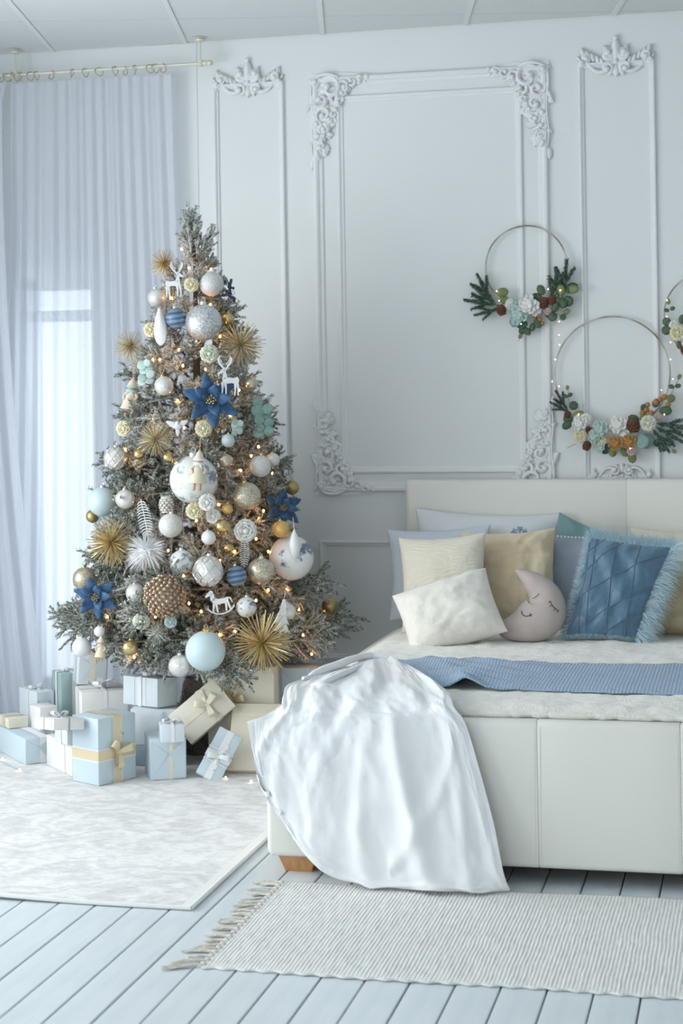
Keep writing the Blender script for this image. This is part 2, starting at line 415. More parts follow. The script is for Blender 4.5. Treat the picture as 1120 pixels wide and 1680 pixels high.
def corner_orn(seed):
    random.seed(seed); mb = MB()
    # local frame: corner at (0,0); x to the right (long .28), z downwards negative (long .39)
    # outer C scroll bars
    for (cx, cz, r, a0, tn, tr, dr) in ((0.085, -0.055, 0.062, radians(200), 1.15, 0.0075, 1), (0.045, -0.105, 0.042, radians(80), 1.2, 0.0065, -1),
            (0.110, -0.095, 0.036, radians(10), 1.1, 0.006, 1), (0.055, -0.165, 0.040, radians(300), 1.2, 0.0065, 1), (0.030, -0.205, 0.028, radians(120), 1.1, 0.0055, -1),
            (0.060, -0.225, 0.030, radians(260), 1.2, 0.0055, 1), (0.030, -0.262, 0.028, radians(60), 1.1, 0.0055, -1), (0.042, -0.300, 0.022, radians(250), 1.1, 0.005, 1),
            (0.025, -0.335, 0.018, radians(80), 1.0, 0.0045, -1), (0.145, -0.045, 0.034, radians(330), 1.15, 0.006, 1), (0.180, -0.030, 0.026, radians(120), 1.1, 0.005, -1),
            (0.215, -0.022, 0.022, radians(300), 1.1, 0.005, 1), (0.245, -0.016, 0.015, radians(90), 1.0, 0.004, -1), (0.02, -0.03, 0.020, radians(90), 1.0, 0.006, 1)):
        spiral(mb, cx, cz, r, a0, tn, tr * 1.35, 0.22, dr)
    # top bar and outer edge bar with a slight swell
    mb.tube([(0.012 + 0.115 * t, -0.014 - 0.006 * sin(pi * t), -0.012 + 0.016 * sin(pi * t)) for t in [i / 14 for i in range(15)]], [0.0035 + 0.0045 * sin(pi * i / 14) for i in range(15)], 7)
    for k in range(13):                                   # shell lobes along the slanting inner outline
        t = k / 12; x = 0.125 * (1 - t) ** 1.3 + 0.03; z = -0.055 - 0.27 * t
        leaf3(mb, x - 0.02, z + 0.012, radians(-25 - 30 * t), 0.045, 0.013, 0.012, 0.014); spiral(mb, x, z, 0.016, radians(90 + 70 * k), 0.9, 0.0058, 0.3, 1 if k % 2 else -1)
    for k in range(6): leaf3(mb, 0.01, -0.01 - 0.012 * k, radians(200 - 30 * k), 0.022, 0.008)
    mb.tube([(0.004 - 0.004 * sin(3 * pi * t), -0.013, -0.02 - 0.32 * t) for t in [i / 24 for i in range(25)]], [0.0065 * (1 - 0.5 * i / 24) for i in range(25)], 6)
    for k in range(48):
        t = k / 48; z = -0.02 - 0.34 * t; wmax = 0.115 * (1 - t) + 0.03
        leaf3(mb, random.uniform(0.005, wmax), z + random.uniform(-0.01, 0.01), random.uniform(-2.6, 0.6), random.uniform(0.028, 0.055), random.uniform(0.009, 0.016), 0.010, random.uniform(0.008, 0.018))
    for k in range(24):
        t = k / 24; leaf3(mb, 0.02 + 0.22 * t, -0.012 - random.uniform(0, 0.075 * (1 - t)), random.uniform(-1.2, 0.8), random.uniform(0.022, 0.045), random.uniform(0.006, 0.011), 0.010, random.uniform(0.006, 0.012))
    leaf3(mb, 0.022, -0.345, radians(-95), 0.045, 0.010); leaf3(mb, 0.022, -0.345, radians(-60), 0.03, 0.007)
    leaf3(mb, 0.245, -0.014, radians(8), 0.04, 0.009)
    # thin pierced ground that ties the carving together
    pl = [(-0.004, 0.010), (0.15, 0.010), (0.27, -0.004), (0.27, -0.014), (0.19, -0.05), (0.13, -0.085), (0.095, -0.13), (0.078, -0.20), (0.055, -0.28), (0.03, -0.375), (0.012, -0.375), (-0.004, -0.30)]
    mb.prism(pl[::-1], -0.006, 0.0)
    return mb
orn_mesh = {}
def corner_object(parent, x, z, fx, fz, seed):
    mb = corner_orn(seed)
    mb2 = MB(); flip = fx * fz < 0
    mb2.add([(p[0] * fx, p[1], p[2] * fz) for p in mb.v], [f[::-1] if flip else f for f in mb.f])
    return mb2.build('corner_ornament', M['plaster'], parent, loc=(x, WALL_Y, z), smooth=60)
def crest(parent, x, z, w=0.29, flip=1):
    mb = MB()
    for s in (-1, 1):
        spiral(mb, s * 0.030, 0.020, 0.026, radians(90 if s > 0 else 90), 1.0, 0.0085, 0.3, -s)
        spiral(mb, s * 0.034, -0.028, 0.022, radians(270), 1.0, 0.0078, 0.3, s)
        spiral(mb, s * 0.112, 0.012, 0.018, radians(270), 1.1, 0.007, 0.25, s)
        spiral(mb, s * 0.128, -0.008, 0.013, radians(90), 1.0, 0.006, 0.25, -s)
        mb.tube([(s * (0.03 + 0.09 * t), -0.010, -0.035 + 0.05 * t - 0.03 * sin(pi * t)) for t in [i / 10 for i in range(11)]], [0.0085 - 0.003 * i / 10 for i in range(11)], 6)
        for k in range(5): leaf3(mb, s * (0.045 + 0.018 * k), -0.022 + 0.010 * k, radians(100 if s > 0 else 80) - s * 0.5, 0.036, 0.010, 0.010, 0.014)
        leaf3(mb, s * 0.012, -0.01, radians(90) - s * 0.45, 0.075, 0.017, 0.010, 0.016); leaf3(mb, s * 0.006, -0.02, radians(270) + s * 0.5, 0.045, 0.010)
        leaf3(mb, s * 0.128, 0.0, radians(90) - s * 0.7, 0.028, 0.007); leaf3(mb, s * 0.13, -0.012, radians(270), 0.03, 0.006)
    leaf3(mb, 0, -0.01, radians(90), 0.095, 0.019, 0.012, 0.018); leaf3(mb, 0, -0.02, radians(270), 0.045, 0.013, 0.01, 0.012)
    mb.ball((0, -0.016, -0.005), 0.009, 8, 6); mb.ball((0, -0.012, 0.082), 0.010, 8, 6)
    mb2 = MB().add([(p[0] * w / 0.29, p[1], p[2] * flip * w / 0.29) for p in mb.v], [f[::-1] if flip < 0 else f for f in mb.f])
    return mb2.build('crest_ornament', M['plaster'], parent, loc=(x, WALL_Y, z), smooth=60)
# centre panel: double frame with four carved corners
FX0, FX1, FZ0, FZ1 = -1.792, -0.800, 0.985, 2.738
t2 = struct(moulding(FX0, FX1, FZ0, FZ1, 0.040, 0.020).build('trim_2', M['plaster'], smooth=30), 'large double-framed wall panel with carved corners')
moulding(-1.690, -0.905, 1.062, 2.655, 0.028, 0.013).build('inner_moulding', M['plaster'], t2, smooth=30)
corner_object(t2, FX0 - 0.006, FZ1 + 0.006, 1, 1, 5); corner_object(t2, FX1 + 0.006, FZ1 + 0.006, -1, 1, 5)
corner_object(t2, FX0 - 0.006, FZ0 - 0.006, 1, -1, 5); corner_object(t2, FX1 + 0.006, FZ0 - 0.006, -1, -1, 5)
# narrow side panels with crests
def side_panel(name, x0, x1, label):
    z0, z1 = 1.03, 2.735
    t = struct(moulding(x0, x1, z0, z1, 0.024, 0.016).build(name, M['plaster'], smooth=30), label)
    crest(t, (x0 + x1) / 2, z1 + 0.005, 0.315); crest(t, (x0 + x1) / 2, z0 + 0.012, 0.25, -1)
    return t
side_panel('trim_3', -2.232, -1.918, 'narrow moulded wall panel behind the tree')
side_panel('trim_4', -0.672, -0.362, 'narrow moulded wall panel behind the wreaths')
struct(moulding(-1.790, -0.80, 0.275, 0.778, 0.024, 0.014).build('trim_5', M['plaster'], smooth=30), 'low moulded wall panel between tree and bed')
struct(moulding(-2.232, -1.918, 0.275, 0.778, 0.024, 0.014).build('trim_6', M['plaster'], smooth=30), 'low moulded wall panel behind the tree')

# ================================================================== curtains
M['sheer'] = sheer('sheer_voile', (0.87, 0.895, 0.95), 0.19, 0.55)
M['sheer2'] = sheer('sheer_voile_dense', (0.85, 0.875, 0.94), 0.12, 0.5)
def curtain(name, label, top0, top1, bot0, bot1, ytop, ybot, z0, z1, folds, amp, seed, m, edge=None, yexp=1.0):
    random.seed(seed)
    ph = [random.uniform(0, 6.28) for _ in range(6)]
    def fn(u, v):
        s = v ** 1.25
        x = (top0 + (top1 - top0) * u) * (1 - s) + (bot0 + (bot1 - bot0) * u) * s
        if edge: x += edge(u, v)
        wob = u + 0.012 * sin(9 * u + ph[0]) + 0.02 * sin(5 * u + ph[1]) * v
        w = sin(2 * pi * folds * wob + ph[2]) + 0.45 * sin(2 * pi * folds * 1.73 * wob + ph[3] + 0.8 * v) + 0.3 * sin(2 * pi * folds * 0.43 * wob + ph[4])
        a = amp * (0.55 + 0.45 * min(1, v * 3))
        y = ytop + (ybot - ytop) * v ** yexp + a * w * 0.55
        return (x, y, z1 + (z0 - z1) * v)
    m_ = MB(); m_.grid(fn, int(folds * 14), 34)
    o = m_.build(name, m, smooth='all')
    tag(o, label, 'curtain'); return o
CZ = 2.775
curtain('sheer_curtain', 'pale sheer curtain hanging straight from the rod behind the tree', -3.13, -2.378, -3.20, -2.30, 7.088, 7.088, 0.012, CZ, 17, 0.024, 4, M['sheer'])
curtain('sheer_curtain', 'sheer curtain whose edge sweeps across the bright window', -3.62, -3.145, -3.68, -2.955, 7.070, 6.985, 0.012, CZ, 10, 0.026, 8, M['sheer2'],
        edge=lambda u, v: -0.03 * u * sin(pi * v), yexp=0.22)
ROD_Y = 7.083
rod = thing('curtain_rod', 'ivory ceiling-hung curtain rod carrying thin rings', 'curtain rod', (-2.9, ROD_Y, 2.813))
MB().tube([(-0.84, 0, 0), (0.66, 0, 0)], 0.0065, 10).build('pole', M['white_metal'], rod)
for s, nm in ((0.66, 'finial'),):
    MB().lathe([(0, -.012), (.010, -.008), (.013, .002), (.009, .010), (.0125, .018), (.013, .026), (.006, .034), (0, .035)], 12, M=TR((s, 0, 0), (0, radians(90), 0))).build('finial', M['white_metal'], rod)
for x in (-0.205, 0.64):
    b = MB().tube([(x, 0, 0), (x, 0, 0.095)], 0.003, 8).build('bracket', M['white_metal'], rod)
    MB().lathe([(0.0, 0.092), (0.020, 0.094), (0.022, 0.100), (0.016, 0.104), (0.028, 0.109), (0.0, 0.111)], 14, M=Matrix.Translation((x, 0, 0))).build('ceiling_rose', M['white_metal'], b)
    MB().tube([(x, 0, -0.014), (x, 0, 0.014)], 0.012, 10).build('clamp', M['white_metal'], b)
M['ring'] = mat('dull_brass_ring', (0.52, 0.46, 0.34), 0.4, 0.7)
rm = MB().tube([(0.004 * sin(2 * a), 0.019 * cos(a), -0.010 + 0.019 * sin(a)) for a in [2 * pi * i / 16 for i in range(16)]], 0.0021, 5, close=True).mesh('ring', M['ring'])
random.seed(2)
for px in (4, 11, 19, 28, 34, 50, 60, 85, 119, 140, 162, 189, 205, 221, 246, 255, 268):
    inst('ring', rm, rod, TR((onY(px, 115, ROD_Y).x + 2.9, 0, 0), (0, random.uniform(-.3, .3), random.uniform(-0.9, 0.9))))
# ================================================================== the bed
def wpart(o, root):                                   # geometry given in world coordinates, parented to an unrotated root
    o.parent = root; o.location = -Vector(root.location); return o
BX0, BX1, BF, BH = -1.393, 0.407, 4.88, 0.466
bed = thing('upholstered_bed', 'wide cream leather bed with low wooden feet and a plain headboard', 'bed', (-0.49, 6.0, 0))
def upholstery(x0, x1, prof, r0, r1, ins=0.016):
    """padded panel: closed profile in (y, z) swept in x; ends rounded by r0 / r1"""
    cy = sum(p[0] for p in prof) / len(prof); cz = sum(p[1] for p in prof) / len(prof)
    xs = []
    for k in range(5): a = pi / 2 * k / 4; xs.append((x0 + r0 * (1 - sin(a)) if False else x0 + r0 * (1 - cos(a)), r0 * (1 - sin(a))))
    xs += [(x0 + (x1 - x0) * t, 0) for t in (0.25, 0.5, 0.75)]
    for k in range(5): a = pi / 2 * k / 4; xs.append((x1 - r1 * (1 - sin(a)), r1 * (1 - cos(a))))
    mb = MB(); n = len(prof); vs = []
    for (x, i) in xs:
        for (y, z) in prof:
            dy = -i if y > cy else i; dz = -i if z > cz else i
            vs.append((x, y + dy, z + dz))
    k = len(xs); fs = [tuple(range(n)), tuple(range(k * n - 1, (k - 1) * n - 1, -1))]
    for a in range(k - 1):
        for j in range(n): j2 = (j + 1) % n; fs.append((a * n + j, (a + 1) * n + j, (a + 1) * n + j2, a * n + j2))
    return mb.add(vs, fs)
def rprof(y0, y1, z0, z1, r, k=4):
    out = []
    for (cy, cz, a0) in ((y1 - r, z1 - r, 0), (y0 + r, z1 - r, 90), (y0 + r, z0 + r, 180), (y1 - r, z0 + r, 270)):
        for i in range(k + 1):
            a = radians(a0 + 90 * i / k); out.append((cy + r * cos(a), cz + r * sin(a)))
    return out
seams = [BX0, -0.995, -0.600, -0.205, 0.19, BX1]
for i in range(5):
    a, b = seams[i], seams[i + 1]
    p = upholstery(a, b, rprof(BF, BF + 0.085, 0.05, BH, 0.016), 0.018 if i == 0 else 0.0035, 0.018 if i == 4 else 0.0035).build('footboard_panel', M['leather'], smooth=35)
    wpart(p, bed)
    for e, x in ((i > 0, a + 0.008), (i < 4, b - 0.008)):
        if e: o = MB().tube([(x, BF - 0.0003, 0.07), (x, BF - 0.0003, BH - 0.018)], 0.0010, 5).build('seam_stitch', M['stitch'], p)
wpart(MB().rbox(0.075, 2.12, BH - 0.05, 0.018, 3, M=Matrix.Translation((BX0 + 0.0375, 6.02, (BH + 0.05) / 2))).build('side_rail', M['leather'], smooth=35), bed)
wpart(MB().rbox(0.075, 2.12, BH - 0.05, 0.018, 3, M=Matrix.Translation((BX1 - 0.0375, 6.02, (BH + 0.05) / 2))).build('side_rail', M['leather'], smooth=35), bed)
wpart(MB().box(BX0 + 0.07, BX1 - 0.07, BF + 0.08, 7.05, 0.16, 0.19).build('slat_deck', M['oak'], smooth=False), bed)
hz = 1.038
hs = [BX0 - 0.005, -0.60, 0.19, BX1 + 0.005]
hs = [BX0 - 0.005, -0.493, BX1 + 0.005]
for i in range(2):
    wpart(upholstery(hs[i], hs[i + 1], rprof(7.045, 7.14, 0.05, hz, 0.022), 0.022 if i == 0 else 0.003, 0.022 if i == 1 else 0.003).build('headboard_panel', M['leather'], smooth=35), bed)
foot = MB(); a, b, h = 0.055, 0.040, 0.052
foot.add([(-a, -a, h), (a, -a, h), (a, a, h), (-a, a, h), (-b, -b + 0.008, 0), (b, -b + 0.008, 0), (b, b, 0), (-b, b, 0)], [(3, 2, 1, 0), (4, 5, 6, 7), (0, 1, 5, 4), (1, 2, 6, 5), (2, 3, 7, 6), (3, 0, 4, 7)])
fm = foot.mesh('leg', M['oak'], smooth=False)
for x in (BX0 + 0.085, BX1 - 0.085):
    for y in (BF + 0.072, 7.06): inst('leg', fm, bed).location = Vector((x, y, 0)) - Vector(bed.location)

# mattress
M['ticking'] = mat('mattress_ticking', (0.78, 0.78, 0.75), 0.8)
MTZ = 0.492
mt = MB().rbox(1.650, 2.074, 0.27, 0.05, 4, M=Matrix.Translation((-0.49, 6.005, MTZ - 0.015 - 0.135))).build('mattress', M['ticking'], smooth=60)
tag(mt, 'thick pale mattress lying in the bed frame under the shaggy bedspread', 'mattress')
# shaggy bedspread
M['shag'] = mat('cream_shag', (0.84, 0.82, 0.75), 0.95, sheen=0.6, bump=0.5, bscale=140, bdist=0.006, col2=(0.90, 0.885, 0.83), nscale=30)
def bedz(x, y):
    t = 0.012 * fbm(x * 7, y * 9, 1.3) + 0.004 * fbm(x * 32, y * 32, 4.0)
    zig = 0.0045 * sin(2 * pi * (y + 0.018 * sin(2 * pi * x / 0.12)) / 0.036) * (0.5 + 0.5 * fbm(x * 5, y * 5, 9))
    return MTZ + 0.006 + t * 0.6 + zig
XS = list(np.linspace(-1.325, 0.345, 190)); YS = list(np.linspace(4.935, 7.035, 230))
def spread(u, v):
    # u across, v front to back; outermost rings roll down over the mattress edge
    x = -1.338 + 1.696 * u; y = 4.912 + 2.123 * v
    e = min((x + 1.338), (0.358 - x), (y - 4.912)) ; r = 0.05
    z = bedz(x, y)
    if e < r: q = 1 - e / r; z -= 0.040 * (1 - sqrt(max(0, 1 - q * q)))
    if x < -1.300 or x > 0.320 or y < 4.985: z = max(z, BH + 0.0195)          # the edge rests on the frame
    return (x, y, z)
bs = MB().sheet(spread, 190, 210, 0.018)
bso = bs.build('shaggy_bedspread', M['shag'], smooth='all')
tag(bso, 'shaggy cream tufted bedspread covering the mattress', 'bedspread')

# blue waffle blanket
M['waffle'] = mat('blue_waffle_cotton', (0.36, 0.50, 0.68), 0.85, sheen=0.3)
nt = M['waffle'].node_tree; bsdf = nt.nodes['Principled BSDF']
tc = nn(nt, 'ShaderNodeTexCoord'); w1_ = nn(nt, 'ShaderNodeTexWave'); w2_ = nn(nt, 'ShaderNodeTexWave')
w1_.bands_direction = 'X'; w2_.bands_direction = 'Y'
for w_ in (w1_, w2_): w_.inputs['Scale'].default_value = 29; w_.inputs['Distortion'].default_value = 0.4; nt.links.new(tc.outputs['Object'], w_.inputs['Vector'])
mx = nn(nt, 'ShaderNodeMath', operation='MAXIMUM'); bp = nn(nt, 'ShaderNodeBump'); bp.inputs['Strength'].default_value = 0.9; bp.inputs['Distance'].default_value = 0.004
nt.links.new(w1_.outputs['Fac'], mx.inputs[0]); nt.links.new(w2_.outputs['Fac'], mx.inputs[1]); nt.links.new(mx.outputs[0], bp.inputs['Height']); nt.links.new(bp.outputs['Normal'], bsdf.inputs['Normal'])
def blue(u, v):
    x = -1.30 + 1.66 * u
    f0 = 5.155 + 0.10 * max(0, (-0.75 - x)) * 0.8 + 0.012 * sin(6 * x)
    b0 = 5.675 + 0.02 * sin(4 * x + 1)
    y = f0 + (b0 - f0) * v
    bunch = math.exp(-((x + 0.90) / 0.16) ** 2)
    w = 0.016 * sin(2 * pi * (v * 2.2 + 2.5 * (x + 0.9))) * bunch + 0.010 * fbm(x * 4, y * 8, 3) * (0.4 + bunch)
    lift = 0.030 * math.exp(-((x + 0.86) / 0.05) ** 2) * (1 - v) ** 2
    end = 0.004 * (1 - min(1, v * 8))
    cov = min(1, max(0, (x - (-1.13 + (5.65 - y) * 0.40)) / 0.09))      # 0 where the fleece throw lies on top
    return (x, y, bedz(x, y) * 0.3 + (MTZ + 0.012) * 0.7 + 0.005 + 0.004 * cov + (abs(w) + lift) * cov - end)
o = MB().sheet(blue, 150, 46, 0.006).build('waffle_blanket', M['waffle'], smooth='all')
tag(o, 'blue waffle-weave blanket laid in a band across the bed', 'blanket')

# ---- white fleece throw over the corner of the bed
M['fleece'] = mat('white_fleece', (0.87, 0.88, 0.89), 0.95, sheen=0.5, bump=0.35, bscale=420, bdist=0.002)
def throw_grid():
    # columns from the hanging corner (left) to the free side edge (right): pixel of the back edge on the bed, then pixels down the front with their depth
    Z1 = MTZ + 0.042
    cols = [
     ((506, 1114), [(452, 1166, 4.872), (436, 1173, 4.858), (424, 1178, 4.850), (414, 1181, 4.846), (405, 1184, 4.842)]),
     ((515, 1110), [(460, 1176, 4.855), (441, 1198, 4.845), (430, 1226, 4.835), (423, 1256, 4.83), (423, 1262, 4.825)]),
     ((530, 1102), [(478, 1182, 4.85), (463, 1220, 4.84), (452, 1264, 4.825), (444, 1304, 4.82), (443, 1312, 4.815)]),
     ((552, 1092), [(514, 1186, 4.845), (503, 1238, 4.83), (494, 1302, 4.815), (487, 1362, 4.80), (486, 1382, 4.79)]),
     ((578, 1082), [(558, 1188, 4.84), (551, 1250, 4.825), (545, 1330, 4.80), (540, 1404, 4.775), (541, 1436, 4.765)]),
     ((604, 1076), [(605, 1188, 4.84), (605, 1256, 4.82), (606, 1345, 4.79), (610, 1425, 4.765), (612, 1453, None)]),
     ((626, 1076), [(658, 1188, 4.84), (666, 1262, 4.82), (674, 1350, 4.79), (680, 1432, 4.76), (684, 1460, None)]),
     ((642, 1079), [(711, 1189, 4.84), (726, 1264, 4.82), (740, 1352, 4.79), (750, 1434, 4.76), (757, 1463, None)]),
     ((654, 1083), [(744, 1190, 4.842), (763, 1264, 4.825), (784, 1352, 4.80), (799, 1432, 4.765), (806, 1461, None)]),
     ((664, 1088), [(765, 1192, 4.845), (787, 1264, 4.83), (810, 1352, 4.805), (826, 1432, 4.775), (837, 1460, None)])]
    out = []
    for (bx, by), fr in cols:
        back = onZ(bx, by, Z1); f0 = fr[0]; xf = f0[0] + (bx - f0[0]) * 0.20
        Fp = onY(xf, 1160 if f0[1] > 1170 else 1156, 4.858); E = onY(xf + (bx - xf) * 0.12, 1140, 4.95); E.z = Z1 - 0.004
        mid = back * 0.5 + E * 0.5; mid.z = Z1 + 0.004
        out.append([back, mid, E, Fp] + [onY(x, y, Y) if Y else onZ(x, y, .012) for x, y, Y in fr])
    return np.array([[tuple(p) for p in col] for col in out])
def catmull(A, n, axis):
    A = np.moveaxis(A, axis, 0); k = A.shape[0]
    P = np.concatenate([[2 * A[0] - A[1]], A, [2 * A[-1] - A[-2]]])
    out = []
    for t in np.linspace(0, k - 1, n):
        i = min(int(t), k - 2); s = t - i
        p0, p1, p2, p3 = P[i], P[i + 1], P[i + 2], P[i + 3]
        out.append(0.5 * ((2 * p1) + (-p0 + p2) * s + (2 * p0 - 5 * p1 + 4 * p2 - p3) * s * s + (-p0 + 3 * p1 - 3 * p2 + p3) * s ** 3))
    return np.moveaxis(np.array(out), 0, axis)
NU, NV = 170, 150
TG = catmull(catmull(throw_grid(), NU, 0), NV, 1)
du = np.gradient(TG, axis=0); dv = np.gradient(TG, axis=1)
NR = np.cross(du, dv); NR /= np.maximum(np.linalg.norm(NR, axis=2, keepdims=True), 1e-9)
if NR[NU // 2, NV - 30, 1] > 0: NR = -NR
ridges = [(0.12, 0.022, 0.012, .15), (0.235, 0.026, 0.010, .35), (0.36, 0.034, 0.015, .10), (0.47, 0.022, 0.008, .45), (0.555, 0.024, 0.020, .30), (0.665, 0.026, 0.032, .12), (0.745, 0.016, 0.009, .50), (0.845, 0.030, 0.018, .28), (0.955, 0.026, 0.010, .2)]
for i in range(NU):
    u = i / (NU - 1)
    for j in range(NV):
        v = j / (NV - 1)
        fall = max(0, min(1, (v - 0.30) / 0.5)); topw = 1 - fall
        h = 0.0
        for k, (c, w, a, v0) in enumerate(ridges):
            cc = c + 0.040 * sin(2.0 * v * 3 + k * 1.7) * v - 0.10 * (1 - v) * (c - 0.5)
            h += a * math.exp(-((u - cc) / (w * (0.7 + 0.7 * v))) ** 2) * max(0, min(1, (v - 0.28 - v0 * 0.6) / 0.3)) * (0.6 + 0.4 * v)
        # creases that run over the bed edge
        h += 0.011 * topw * sin(2 * pi * (u * 5.2 + v * 1.6) + 2.0 * fbm(u * 3, v * 3, 2)) * min(1, v * 6) * (0.5 + fbm(u * 4, v * 2, 7))
        h += 0.010 * fbm(u * 6 - v * 2, v * 4, 5) + 0.0035 * fbm(u * 18, v * 12, 6) + 0.006 * (abs(fbm(u * 5 + v * 3, v * 5 - u * 2, 15)) ** 0.7 - 0.4)
        # diagonal fold in the right half
        dd = (v - 0.62) - 1.25 * (0.80 - u); h += 0.014 * math.exp(-(dd / 0.035) ** 2) * (1 if 0.60 < u < 0.86 else 0.0) * fall
        # little roll of cloth on the floor along the hem
        if v > 0.93 and u > 0.45: h += 0.020 * sin(pi * (v - 0.93) / 0.07) * (0.6 + 0.4 * sin(u * 25))
        TG[i, j] += NR[i, j] * h * min(1, 0.15 + 5.5 * u, 0.3 + 8 * (1 - u)) * (1 - (0.85 * v ** 6 if u < 0.3 else 0.0))
TG[:, :, 2] = np.maximum(TG[:, :, 2], 0.010)
throw = MB().sheet(lambda u, v: TG[int(round(u * (NU - 1))), int(round(v * (NV - 1)))], NU, NV, -0.010).build('fleece_throw', M['fleece'], smooth='all')
tag(throw, 'soft white fleece throw draped over the corner of the bed down to the floor', 'blanket')
# its folded-over back edge
pth = [onZ(x, y, MTZ + z) for (x, y, z) in ((506, 1120, .030), (512, 1108, .045), (532, 1098, .052), (556, 1090, .056), (580, 1081, .056), (604, 1076, .05), (628, 1078, .045)  , (642, 1083, .036))]
PA = catmull(np.array([tuple(p) for p in pth]), 50, 0)
rr = [0.006 + 0.007 * sin(pi * min(1, i / 49 * 0.9 + 0.08)) ** 0.6 * (0.9 + 0.25 * fbm(i * 0.12, 1, 2)) for i in range(50)]
fo = MB().tube([tuple(p) for p in PA], rr, 14).build('folded_edge', M['fleece'], throw, smooth='all')
PB = catmull(np.array([tuple(onZ(x, y, MTZ + z)) for (x, y, z) in ((508, 1126, .034), (530, 1120, .046), (556, 1108, .052), (580, 1098, .05), (596, 1090, .046))]), 30, 0)
MB().tube([tuple(p) for p in PB], [0.004 + 0.006 * sin(pi * (i + 1) / 31) for i in range(30)], 12).build('folded_edge', M['fleece'], throw, smooth='all')

# ================================================================== pillows
def pillow_fn(w, h, th, pinch=0.10, wr=0.010, seed=0, p=2.6, wscale=5.0):
    def fn(a, b, side):
        # a, b in [-1, 1]
        ea = 1 - abs(a) ** p; eb = 1 - abs(b) ** p
        t = th / 2 * (max(0, ea) ** 0.55) * (max(0, eb) ** 0.55)
        x = a * w / 2 * (1 - pinch * (1 - b * b) * abs(a) ** 3 * 0.9); z = b * h / 2 * (1 - pinch * (1 - a * a) * abs(b) ** 3 * 0.9)
        edge = max(abs(a), abs(b))
        n_ = wr * fbm(a * wscale * 0.5 + seed, b * wscale * 0.5, seed * 1.7 + side) + wr * 0.5 * sin(10 * atan2(b, a) + 3 * fbm(a, b, seed)) * (edge ** 4) * (1 - edge ** 12)
        y = -side * (t + n_ * min(1, t / (th * 0.15 + 1e-6)))
        return (x, y, z + h / 2)
    return fn
def pillow_mb(fn, n=46):
    mb = MB()
    def remap(t): t = t * 2 - 1; return math.copysign(1 - (1 - abs(t)) ** 1.35, t)
    mb.grid(lambda u, v: fn(remap(u), remap(v), 1), n, n)
    mb.grid(lambda u, v: fn(remap(1 - u), remap(v), -1), n, n)
    return mb
def weld(mb, d=0.0004):
    bm = bmesh.new(); vs = [bm.verts.new(p) for p in mb.v]; bm.verts.ensure_lookup_table()
    for f in mb.f:
        try: bm.faces.new([vs[i] for i in f])
        except Exception: pass
    bmesh.ops.remove_doubles(bm, verts=bm.verts[:], dist=d)
    bm.verts.index_update(); out = MB(); out.add([v.co.copy() for v in bm.verts], [[v.index for v in f.verts] for f in bm.faces]); bm.free(); return out
def pillow(name, label, m, loc, w, h, th, lean=20, yaw=0, roll=0, group=None, **kw):
    root = thing(name, label, 'pillow', loc, (0, 0, 0), 1.0, group)
    root.rotation_euler = (Matrix.Rotation(radians(yaw), 3, 'Z') @ Matrix.Rotation(radians(-lean), 3, 'X') @ Matrix.Rotation(radians(roll), 3, 'Y')).to_euler()
    fn = pillow_fn(w, h, th, **kw)
    weld(pillow_mb(fn)).build('cushion', m, root, smooth='all')
    return root, fn
def rim(fn, k=120, off=0.0):
    out = []
    for i in range(k):
        t = 4 * i / k; s = int(t); q = (t - s) * 2 - 1
        a, b = ((q, -1), (1, q), (-q, 1), (-1, -q))[s]
        out.append(Vector(fn(a, b, 1)))
    return out
def strand(mb, p, d, L, w, droop, n=4, t=0.0):
    d = Vector(d).normalized(); s = d.orthogonal().normalized(); vs = []; fs = []
    q = Vector(p); dd = d.copy()
    for i in range(n):
        ww = w * (1 - i / (n - 1)) + 0.0001
        vs += [tuple(q - s * ww), tuple(q + s * ww)]
        q = q + dd * (L / (n - 1)); dd = (dd + Vector(droop) / (n - 1)).normalized()
    for i in range(n - 1): fs.append((2 * i, 2 * i + 1, 2 * i + 3, 2 * i + 2))
    mb.add(vs, fs, t)
M['pl_white'] = mat('pillow_white_cotton', (0.78, 0.80, 0.82), 0.9, bump=0.1, bscale=60)
M['pl_bluegrey'] = mat('pillow_pale_blue_cotton', (0.66, 0.72, 0.79), 0.9, bump=0.1, bscale=60)
M['pl_cream'] = mat('pillow_cream_knit', (0.78, 0.74, 0.62), 0.9, sheen=0.3, bump=0.3, bscale=90)
M['pl_beige'] = mat('pillow_beige_plush', (0.60, 0.48, 0.32), 0.9, sheen=0.5, col2=(0.72, 0.63, 0.46), nscale=5, bump=0.35, bscale=120)
M['pl_fur'] = mat('pillow_white_fur', (0.83, 0.79, 0.72), 0.95, sheen=0.6, bump=0.45, bscale=45, bdist=0.006, bdetail=6)
M['pl_moon'] = mat('pillow_rose_grey_cotton', (0.52, 0.445, 0.42), 0.85, bump=0.12, bscale=50)
M['pl_teal'] = mat('pillow_teal_satin', (0.16, 0.29, 0.30), 0.5, sheen=0.3)
M['pl_grey'] = mat('pillow_grey_cotton', (0.32, 0.37, 0.44), 0.85, bump=0.15, bscale=60)
M['pl_velvet'] = mat('pillow_blue_velvet', (0.06, 0.14, 0.22), 0.45, sheen=0.7, col2=(0.085, 0.18, 0.27), nscale=3)
M['velvet_cord'] = mat('blue_cord', (0.065, 0.15, 0.235), 0.45, sheen=0.7)
M['bluefur'] = mat('blue_long_fur', (0.46, 0.70, 0.80), 0.8, sheen=0.5, col2=(0.76, 0.90, 0.95), attr='tint', ncontrast=(0, 1))
M['pl_khaki'] = mat('pillow_khaki_cotton', (0.52, 0.43, 0.28), 0.9, bump=0.15, bscale=60)
M['thread'] = mat('dark_thread', (0.02, 0.02, 0.025), 0.6)
